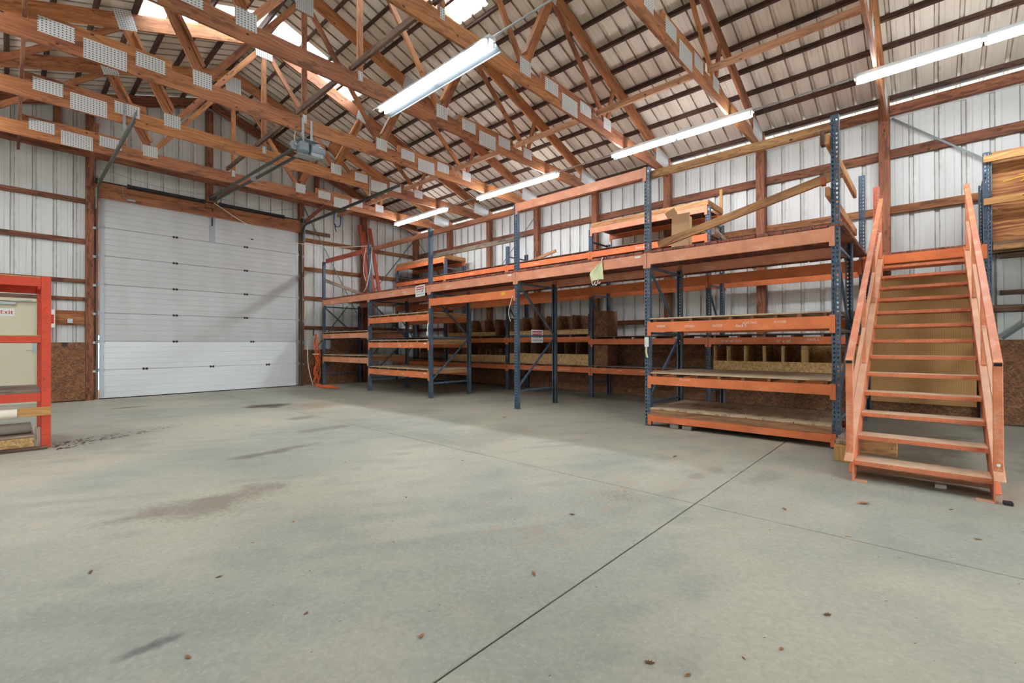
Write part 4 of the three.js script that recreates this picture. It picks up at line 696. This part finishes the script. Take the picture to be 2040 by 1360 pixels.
// ------------------------------------------------------------------ stairs
{
  const s = thing('steel_stairs', 'steep orange steel staircase with checker plate treads and handrails', 'stairs'), zl = -0.48, zr = 0.33, N = 13, X0 = 4.79, dX = 0.279, Y0 = 0.16, dY = 0.1705, sl = dY / dX;
  const ang = Math.atan(sl), P = (x, off = 0) => Y0 + (x - X0) * sl + off;
  for (const [z, o] of [[zl, -1], [zr, 1]]) {   // channel stringers, flanges outwards
    const st = sub(s, 'stringer'), a = X0 - 0.06, b = X0 + N * dX - 0.09, h = 0.2;
    const web = extrude([[a, 0.0], [a + 0.28, 0.0], [b + 0.1, P(b + 0.1, -0.12)], [b + 0.1, P(b + 0.1, 0.03)], [b, P(b, 0.03)], [a, P(a, 0.03)]], 0.008); mesh(st, 'web_plate', web, M.stair, [0, 0, o < 0 ? z - 0.008 : z]); void h;
    const zc = z + o * 0.032; bar(st, 'top_flange', M.stairDust, [a, P(a, 0.035), zc], [b, P(b, 0.035), zc], 0.06, 0.008); bar(st, 'bottom_flange', M.stair, [a + 0.28, 0.004, zc], [b + 0.1, P(b + 0.1, -0.12), zc], 0.06, 0.008);
    board(st, 'foot_plate', M.stairDust, [a - 0.0, a + 0.06], [0.0, 0.008], o < 0 ? [z, z + 0.09] : [z - 0.09, z]);
    // handrail: post, sloping tube, mid rail and pickets
    const zh = z + o * 0.03, hr = sub(s, 'handrail'); const xb = 4.83, top = x => P(x, 0.80);
    board(hr, 'newel', M.stair, [xb - 0.02, xb + 0.02], [P(xb, 0.03), top(xb)], [zh - 0.026, zh + 0.026], 1, 0.003);
    bar(hr, 'top_rail', M.stair, [xb - 0.03, top(xb - 0.03) + 0.02, zh], [8.42, top(8.42) + 0.02, zh], 0.052, 0.036, [0, 0, 1], 0.004);
    bar(hr, 'rail_mouth', M.black, [xb - 0.032, top(xb - 0.03) + 0.019, zh], [xb - 0.028, top(xb - 0.03) + 0.021, zh], 0.042, 0.026);
    bar(hr, 'mid_rail', M.stairDust, [xb + 0.02, P(xb + 0.02, 0.40), zh], [8.3, P(8.3, 0.40), zh], 0.03, 0.03);
    for (const x of [6.0, 7.15, 8.28]) board(hr, 'picket', M.stair, [x - 0.02, x + 0.02], [P(x, 0.04), top(x)], [zh - 0.018, zh + 0.018], 1, 0.003);
  }
  for (let i = 0; i < N; i++) { const t = sub(s, 'tread', [X0 + i * dX, Y0 + i * dY, (zl + zr) / 2]), w = zr - zl - 0.004;
    mesh(t, 'step_plate', boxG(0.25, 0.006, w, 2, 0.001), M.tread, [0.125, -0.003, 0]); mesh(t, 'nosing', boxG(0.006, 0.035, w, 2, 0.001), M.treadNose, [0.0, -0.0175, 0]); mesh(t, 'rear_lip', boxG(0.006, 0.035, w, 2, 0.001), M.stair, [0.247, -0.0225, 0]);
    for (const z of [-w / 2 + 0.012, w / 2 - 0.012]) mesh(t, 'bracket', boxG(0.2, 0.03, 0.02, 0, 0.002), M.stair, [0.115, -0.022, z]); }
  board(s, 'cross_bar', M.stairDust, [X0 + 0.26, X0 + 0.32], [0.03, 0.06], [zl, zr], 2);
  mesh(s, 'paint_mark', new THREE.CircleGeometry(0.012, 6), M.white, [4.8095, 0.26, 0.36]).rotation.y = -Math.PI / 2;
}
{ const p = thing('pegboard', 'tan perforated pegboard on a dark rail fixed behind the stairs', 'pegboard'); mesh(p, 'perforated_panel', chamferBox(0.006, 1.905, 1.18, 2, 0.001), M.peg, [9.173, 1.1875, -0.11]); board(p, 'rail', W.dark, [9.177, 9.21], [2.0, 2.1], [-0.69, 0.48], 2); }

// ------------------------------------------------------------------ signs, rags and loose things on the racks
function warningSign(label, setup) {
  const s = thing('warning_sign', label, 'sign', undefined); board(s, 'sign_board', M.white, [-0.17, 0.17], [-0.12, 0.12], [-0.002, 0.002]); board(s, 'red_band', M.exitRed, [-0.14, 0.14], [0.02, 0.095], [0.0021, 0.0029]);
  mesh(s, 'lettering', letters('WARNING', 0.042), M.white, [0, 0.057, 0.003]); mesh(s, 'lettering', letters('Security', 0.036, fontR, 0.85), M.steelDark, [-0.055, -0.018, 0.0022]); mesh(s, 'lettering', letters('Cameras In Use', 0.036, fontR, 0.85), M.steelDark, [0, -0.072, 0.0022]);
  const c = sub(s, 'camera_symbol', [0.09, -0.014, 0.0022]); mesh(c, 'symbol', boxG(0.05, 0.02, 0.001), M.black); mesh(c, 'symbol', boxG(0.014, 0.03, 0.001), M.black, [-0.03, -0.008, 0]);
  setup(s); return s;
}
warningSign('white and red warning sign hanging on the deck beam', s => { s.position.set(5.985, 2.30, -8.14); s.rotation.set(0, -Math.PI / 2, 0); s.rotation.z = 0.04; });
warningSign('white and red warning sign tucked behind a blue upright brace', s => { s.position.set(6.644, 1.288, PL[2] + PW / 2 - 0.022); });
{ // yellow rag with ties, hanging from the deck beam
  const g = thing('rag', 'pale yellow rag hanging from the deck beam', 'rag'), O = [[-3.63, 2.385], [-3.85, 2.215], [-3.81, 2.085], [-3.72, 2.115], [-3.60, 2.105], [-3.615, 2.3]], n = 10, pos = [], idx = [];
  const edgeL = t => t < 0.55 ? [-3.64 + (-3.85 + 3.64) * t / 0.55, 2.385 + (2.215 - 2.385) * t / 0.55] : [-3.85 + 0.04 * (t - 0.55) / 0.45, 2.215 - 0.13 * (t - 0.55) / 0.45], edgeR = t => [-3.625 + 0.03 * t, 2.385 - 0.28 * t]; void O;
  for (const side of [0, 1]) for (let j = 0; j <= n; j++) for (let i = 0; i <= n; i++) { const a = edgeL(j / n), b = edgeR(j / n), t = i / n, z = a[0] + (b[0] - a[0]) * t, y = a[1] + (b[1] - a[1]) * t - 0.02 * Math.sin(t * Math.PI) * (j === n ? -1 : 0); pos.push(5.99 - 0.012 * Math.sin(t * 9) * (0.3 + j / n) - 0.008 + side * 0.002, y, z); }
  const m = (n + 1) * (n + 1); for (const s of [0, 1]) for (let j = 0; j < n; j++) for (let i = 0; i < n; i++) { const a = s * m + j * (n + 1) + i; idx.push(a, a + 1, a + n + 2, a, a + n + 2, a + n + 1); }
  const G = new THREE.BufferGeometry(); G.setAttribute('position', new THREE.Float32BufferAttribute(pos, 3)); G.setAttribute('uv', new THREE.Float32BufferAttribute(new Float32Array(pos.length / 3 * 2), 2)); G.setIndex(idx); G.computeVertexNormals(); mesh(g, 'cloth', G, M.cloth);
  for (const [z, y] of [[-3.79, 2.05], [-3.74, 2.04], [-3.69, 2.06]]) pipe(g, 'tie', M.paper, [[5.985, y + 0.05, z], [5.98, y + 0.01, z - 0.01], [5.982, y - 0.01, z + 0.015], [5.985, y + 0.02, z + 0.03]], 0.007, 12, 5);
  pipe(g, 'tie', M.paper, [[5.99, 2.37, -3.65], [5.982, 2.41, -3.63], [5.985, 2.44, -3.61]], 0.008, 8, 5);
}
{ const g = thing('tag_pouch', 'white and yellow tag hanging on the blue upright by the shelves', 'tag'); board(g, 'label_pouch', M.paper, [5.998, 6.004], [1.1, 1.235], [PL[1] + 0.005, PL[1] + 0.068], 1, 0.002); pipe(g, 'tail', M.cloth, [[6.0, 1.1, PL[1] + 0.035], [5.998, 1.03, PL[1] + 0.03], [6.0, 0.95, PL[1] + 0.05]], 0.013, 10, 6); }
{ const g = thing('tag_pouch', 'small white tag tied to the blue upright nearer the garage door', 'tag'); pipe(g, 'tie', M.paper, [[6.0, 1.6, PL[3] + 0.03], [5.99, 1.5, PL[3] + 0.02], [5.995, 1.42, PL[3] + 0.01]], 0.012, 10, 6); board(g, 'label_pouch', M.paper, [5.988, 5.994], [1.33, 1.42], [PL[3] - 0.02, PL[3] + 0.04], 1); }
tag(pipe(null, 'strap', M.cable, [[5.99, 2.0, PL[2] + 0.0], [5.985, 1.85, PL[2] - 0.06], [5.985, 1.7, PL[2] - 0.1], [5.99, 1.55, PL[2] - 0.06]], 0.006, 16, 5), 'thin pale strap hanging from the beam beside the third upright', 'strap');
{ const g = thing('cardboard', 'tall torn cardboard sheet standing on the plank deck', 'cardboard'); const m = board(g, 'sheet', M.cardboard, [7.02, 7.032], [2.445, 3.16], [-3.0, -2.72], 1, 0.002); m.rotation.x = 0.02; const f = board(g, 'folded_flap', M.cardboard, [6.96, 6.97], [3.12, 3.23], [-3.06, -2.9], 2, 0.003); f.rotation.set(-0.45, 0.1, 0.5); board(g, 'side_flap', M.cardboard, [7.03, 7.12], [2.45, 3.1], [-2.722, -2.715], 1, 0.002); }
tag(bar(null, 'loose_plank', W.tan, [6.16, 2.53, -2.82], [6.16, 3.02, -0.70], 0.04, 0.1, [1, 0, 0]), 'long tan plank leaning up from the deck to the corner upright', 'plank');
tag(board(null, 'wood_stick', W.lumber, [9.2, 9.24], [3.74, 4.1], [-2.98, -2.93], 1), 'short pale stick standing on the upper shelf end', 'stick');
tag(bar(null, 'loose_plank', W.tan, [9.0, 3.215, -7.75], [9.0, 3.42, -6.75], 0.04, 0.07, [1, 0, 0]), 'narrow tan board lying tilted on the high back shelf', 'board');
tag(bar(null, 'loose_plank', W.grey, [9.0, 2.46, -2.3], [8.6, 3.2, -2.86], 0.05, 0.05, [1, 0, 0]), 'short grey board leaning beside the upper shelf unit', 'board');
// spare orange beams leaning in the corner
for (const [a, b, l] of [[[7.42, 2.45, -12.6], [7.22, 4.8, -12.88], 'spare rust-orange rack beam leaning left of the wall post'], [[7.60, 2.45, -12.6], [7.34, 4.62, -12.88], 'spare rust-orange rack beam leaning just in front of the wall post'], [[7.78, 2.45, -12.6], [7.56, 4.75, -12.88], 'spare rust-orange rack beam leaning right of the wall post']]) tag(bar(null, 'spare_beam', M.rust, a, b, 0.04, 0.1, [0, 0, 1]), l, 'beam');
tag(board(null, 'spare_upright', M.rustPost, [8.46, 8.53], [2.44, 3.3], [-0.60, -0.53], 1), 'faded red perforated upright standing behind the stair rail', 'upright');
{ const u = scene.children[scene.children.length - 1]; u.geometry = uprightG(0.96).clone().translate(-0.035, -0.48, -PW / 2); u.position.y = 2.44 + 0.48; }
// blue hose coil on the wall
{ const g = thing('hose_coil', 'coil of blue air hose hanging on the white wall', 'hose'); const P = []; for (let i = 0; i <= 60; i++) { const a = i / 60 * Math.PI * 5; P.push([6.58 + (0.11 + 0.012 * Math.sin(i)) * Math.sin(a), 4.86 + 0.22 * Math.cos(a), BZ + 0.06 + 0.0006 * i]); } pipe(g, 'coil', M.hose, P, 0.011, 160, 6); pipe(g, 'tail', M.steelDark, [[6.5, 4.72, BZ + 0.1], [6.5, 4.6, BZ + 0.1], [6.54, 4.48, BZ + 0.1]], 0.012, 10, 6); cyl(g, 'nozzle', M.white, [6.62, 4.36, BZ + 0.1], [6.6, 4.47, BZ + 0.1], 0.014, 8); cyl(g, 'hook', M.galv, [6.58, 5.07, BZ + 0.0], [6.58, 5.07, BZ + 0.14], 0.008, 6); }
// orange extension cord: hanging hank and pile on the floor
{ const g = thing('extension_cord', 'tangled orange extension cord hanging by the door track and piled on the floor', 'cord'); const q = rng(91);
  for (let j = 0; j < 9; j++) { const P = [], end = 0.12 + 0.75 * q() * (j % 3 ? 1 : 0), m = 12; let x = 5.83 + (q() - 0.5) * 0.05, z = -12.78; for (let i = 0; i <= m; i++) { P.push([x, 1.42 - (1.42 - end) * i / m + (q() - 0.5) * 0.05, z]); x += (q() - 0.5) * 0.11 + (5.84 - x) * 0.25; z += (q() - 0.5) * 0.05 + (-12.78 - z) * 0.3; } if (j % 3) { P.push([x + 0.05 * (q() - 0.5), end - 0.03, z]); P.push([x + 0.08 * (q() - 0.3), end + 0.16, z + 0.02]); P.push([x + 0.02, end + 0.4, z]); } else P.push([5.8, 0.02, -12.7 + 0.1 * q()]); pipe(g, 'hanging_strand', M.cordOrange, P, 0.008, 70, 5); }
  const P = [[5.82, 0.06, -12.72]]; let pa = 0; for (let i = 0; i < 60; i++) { pa += 1.2 + 2.2 * q(); const r = Math.sqrt(q()); P.push([5.72 + 0.2 * r * Math.sin(pa), 0.01 + 0.025 * q(), -11.95 + 0.78 * r * Math.cos(pa)]); } pipe(g, 'floor_pile', M.cordOrange, P, 0.009, 520, 5);
  board(g, 'wall_hook', M.white, [5.76, 5.9], [0.86, 0.89], [-12.86, -12.75]); bar(g, 'hanging_peg', M.steelDark, [5.8, 1.4, -12.9], [5.78, 1.62, -12.86], 0.02, 0.02);
}
tag(pipe(null, 'white_cord', M.cable, [[5.62, 1.1, -12.86], [5.63, 0.6, -12.84], [5.68, 0.25, -12.8], [5.73, 0.02, -12.76]], 0.012, 20, 6), 'white cord hanging down beside the garage door track', 'cord');
// strand board sheets leaning in the corner behind the rack
for (const [x0, x1, h, z, t, l] of [[6.05, 7.0, 1.02, -12.86, 0.06, 'brown strand board sheet leaning on the wall behind the end shelves'], [6.35, 7.3, 1.45, -12.93, 0.05, 'taller brown strand board sheet leaning behind the end shelves']]) { const m = tag(board(null, 'board_sheet', OSB.dark, [x0, x1], [0.012, h], [z - 0.007, z + 0.007], 0), l, 'board'); m.rotation.x = -t * 0.5; }
// blocks on the floor
for (const [x, z, w, d, h, l] of [[6.10, -2.55, 0.16, 0.12, 0.062, 'grey concrete block under the bottom shelf, first from the upright'], [6.12, -2.38, 0.2, 0.13, 0.062, 'grey concrete block under the bottom shelf, second from the upright']]) tag(board(null, 'concrete_block', M.concreteBlock, [x - w / 2, x + w / 2], [0, h], [z - d / 2, z + d / 2], 0, 0.01), l, 'block');
{ const g = thing('timber_crib', 'stack of timber offcuts on the floor beside the stair foot', 'timber'); board(g, 'timber', W.lumber, [5.42, 6.3], [0, 0.15], [-0.70, -0.55], 0, 0.006); board(g, 'timber', W.grey, [5.5, 6.2], [0.152, 0.19], [-0.705, -0.53], 0, 0.004); board(g, 'timber', W.tan, [5.95, 6.09], [0.0, 0.15], [-0.55, -0.25], 2, 0.006); }
tag(board(null, 'rubber_block', M.black, [4.72, 4.78], [0, 0.024], [0.375, 0.425], 0, 0.005), 'small black block on the floor at the stair foot', 'block');
tag(board(null, 'foam_scrap', M.paper, [4.93, 5.0], [0, 0.03], [0.02, 0.09], 0, 0.004), 'small white scrap under the lowest stair tread', 'scrap');

// ------------------------------------------------------------------ litter on the floor
{
  const leafG = (seed) => { const q = rng(seed), n = 9, sh = []; for (let i = 0; i < n * 2; i++) { const a = i / (n * 2) * Math.PI * 2, r = (i % 2 ? 0.55 : 1) * (0.7 + 0.3 * q()) * (0.6 + 0.4 * Math.abs(Math.cos(a))); sh.push(new THREE.Vector2(r * Math.cos(a), 0.55 * r * Math.sin(a))); } const g = new THREE.ShapeGeometry(new THREE.Shape(sh)); g.rotateX(-Math.PI / 2); const p = g.attributes.position; for (let i = 0; i < p.count; i++) p.setY(i, 0.06 + 0.35 * Math.pow(Math.abs(p.getZ(i)), 1.2) + 0.25 * Math.max(0, p.getX(i) - 0.4) * q() * 2); g.computeVertexNormals(); return g; };
  const LG = [1, 2, 3, 4].map(leafG), spots = [[4.533, -1.909, 0.06], [4.106, -0.359, 0.07], [2.546, -1.78, 0.035], [1.763, -1.466, 0.03], [1.089, -1.482, 0.028], [2.324, -0.327, 0.03], [0.444, -2.015, 0.026], [1.239, -3.041, 0.03], [0.855, -1.971, 0.02], [1.581, -0.625, 0.022], [3.336, -0.363, 0.03], [0.279, -3.136, 0.03], [3.6, -0.75, 0.04], [1.95, -0.42, 0.02], [1.55, -0.75, 0.03], [3.0, -3.4, 0.035], [2.2, -4.2, 0.03], [0.7, -2.6, 0.025], [0.95, -2.9, 0.022], [1.5, -2.3, 0.02], [2.0, -2.9, 0.028], [5.2, -4.9, 0.06], [6.6, -6.2, 0.05], [5.8, -7.4, 0.05], [4.9, -3.0, 0.03], [3.9, -2.4, 0.03], [4.35, 0.1, 0.03], [3.8, 0.2, 0.03]];
  spots.forEach(([x, z, s], i) => { const m = mesh(null, 'dry_leaf', LG[i % 4], M.leaf[i % 3], [x, 0.001, z]); m.scale.setScalar(s); m.rotation.y = i * 2.4; tag(m, ({ 0: 'curled brown leaf on the floor in front of the lowest rack shelf', 1: 'large curled brown leaf on the floor before the stair foot', 10: 'small brown leaf lying in the floor joint nearest the stairs', 21: 'brown leaf on the floor beside the third blue upright', 22: 'brown leaf on the floor behind the third rack frame', 23: 'brown leaf on the floor in front of the fourth blue upright' })[i] || 'small curled brown leaf lying on the open concrete floor', 'leaf', 'dry leaves scattered on the floor'); });
  const n = 900, im = new THREE.InstancedMesh(LG[0], M.leaf[2], n), q = rng(404), mt = new THREE.Matrix4(), e = new THREE.Euler(), Q = new THREE.Quaternion(), c = new THREE.Color();
  for (let i = 0; i < n; i++) { let x, z, s = 0.005 + 0.011 * q() * q(); if (i < 130) { x = 0.35 + 0.9 * q() * q() * 1.6; z = -7.3 + (q() - 0.5) * 0.5 - (x - 0.35) * 0.55; s *= 3.6; } else if (i < 250) { x = 4.6 + q() * 0.9; z = -0.9 + q() * 1.6; } else { x = 0.1 + 6 * q(); z = -9 + 9.6 * q(); } e.set(0, q() * 6.28, 0); mt.compose(V(x, 0.001, z), Q.setFromEuler(e), V(s, s, s)); im.setMatrixAt(i, mt); im.setColorAt(i, c.setRGB(0.6 + 0.8 * q(), 0.6 + 0.5 * q(), 0.5 + 0.4 * q())); }
  im.name = 'floor_litter'; im.userData = { kind: 'stuff', label: 'crumbs and leaf bits scattered over the concrete floor', category: 'litter' }; im.castShadow = im.receiveShadow = true; scene.add(im);
}

renderer.render(scene, camera);
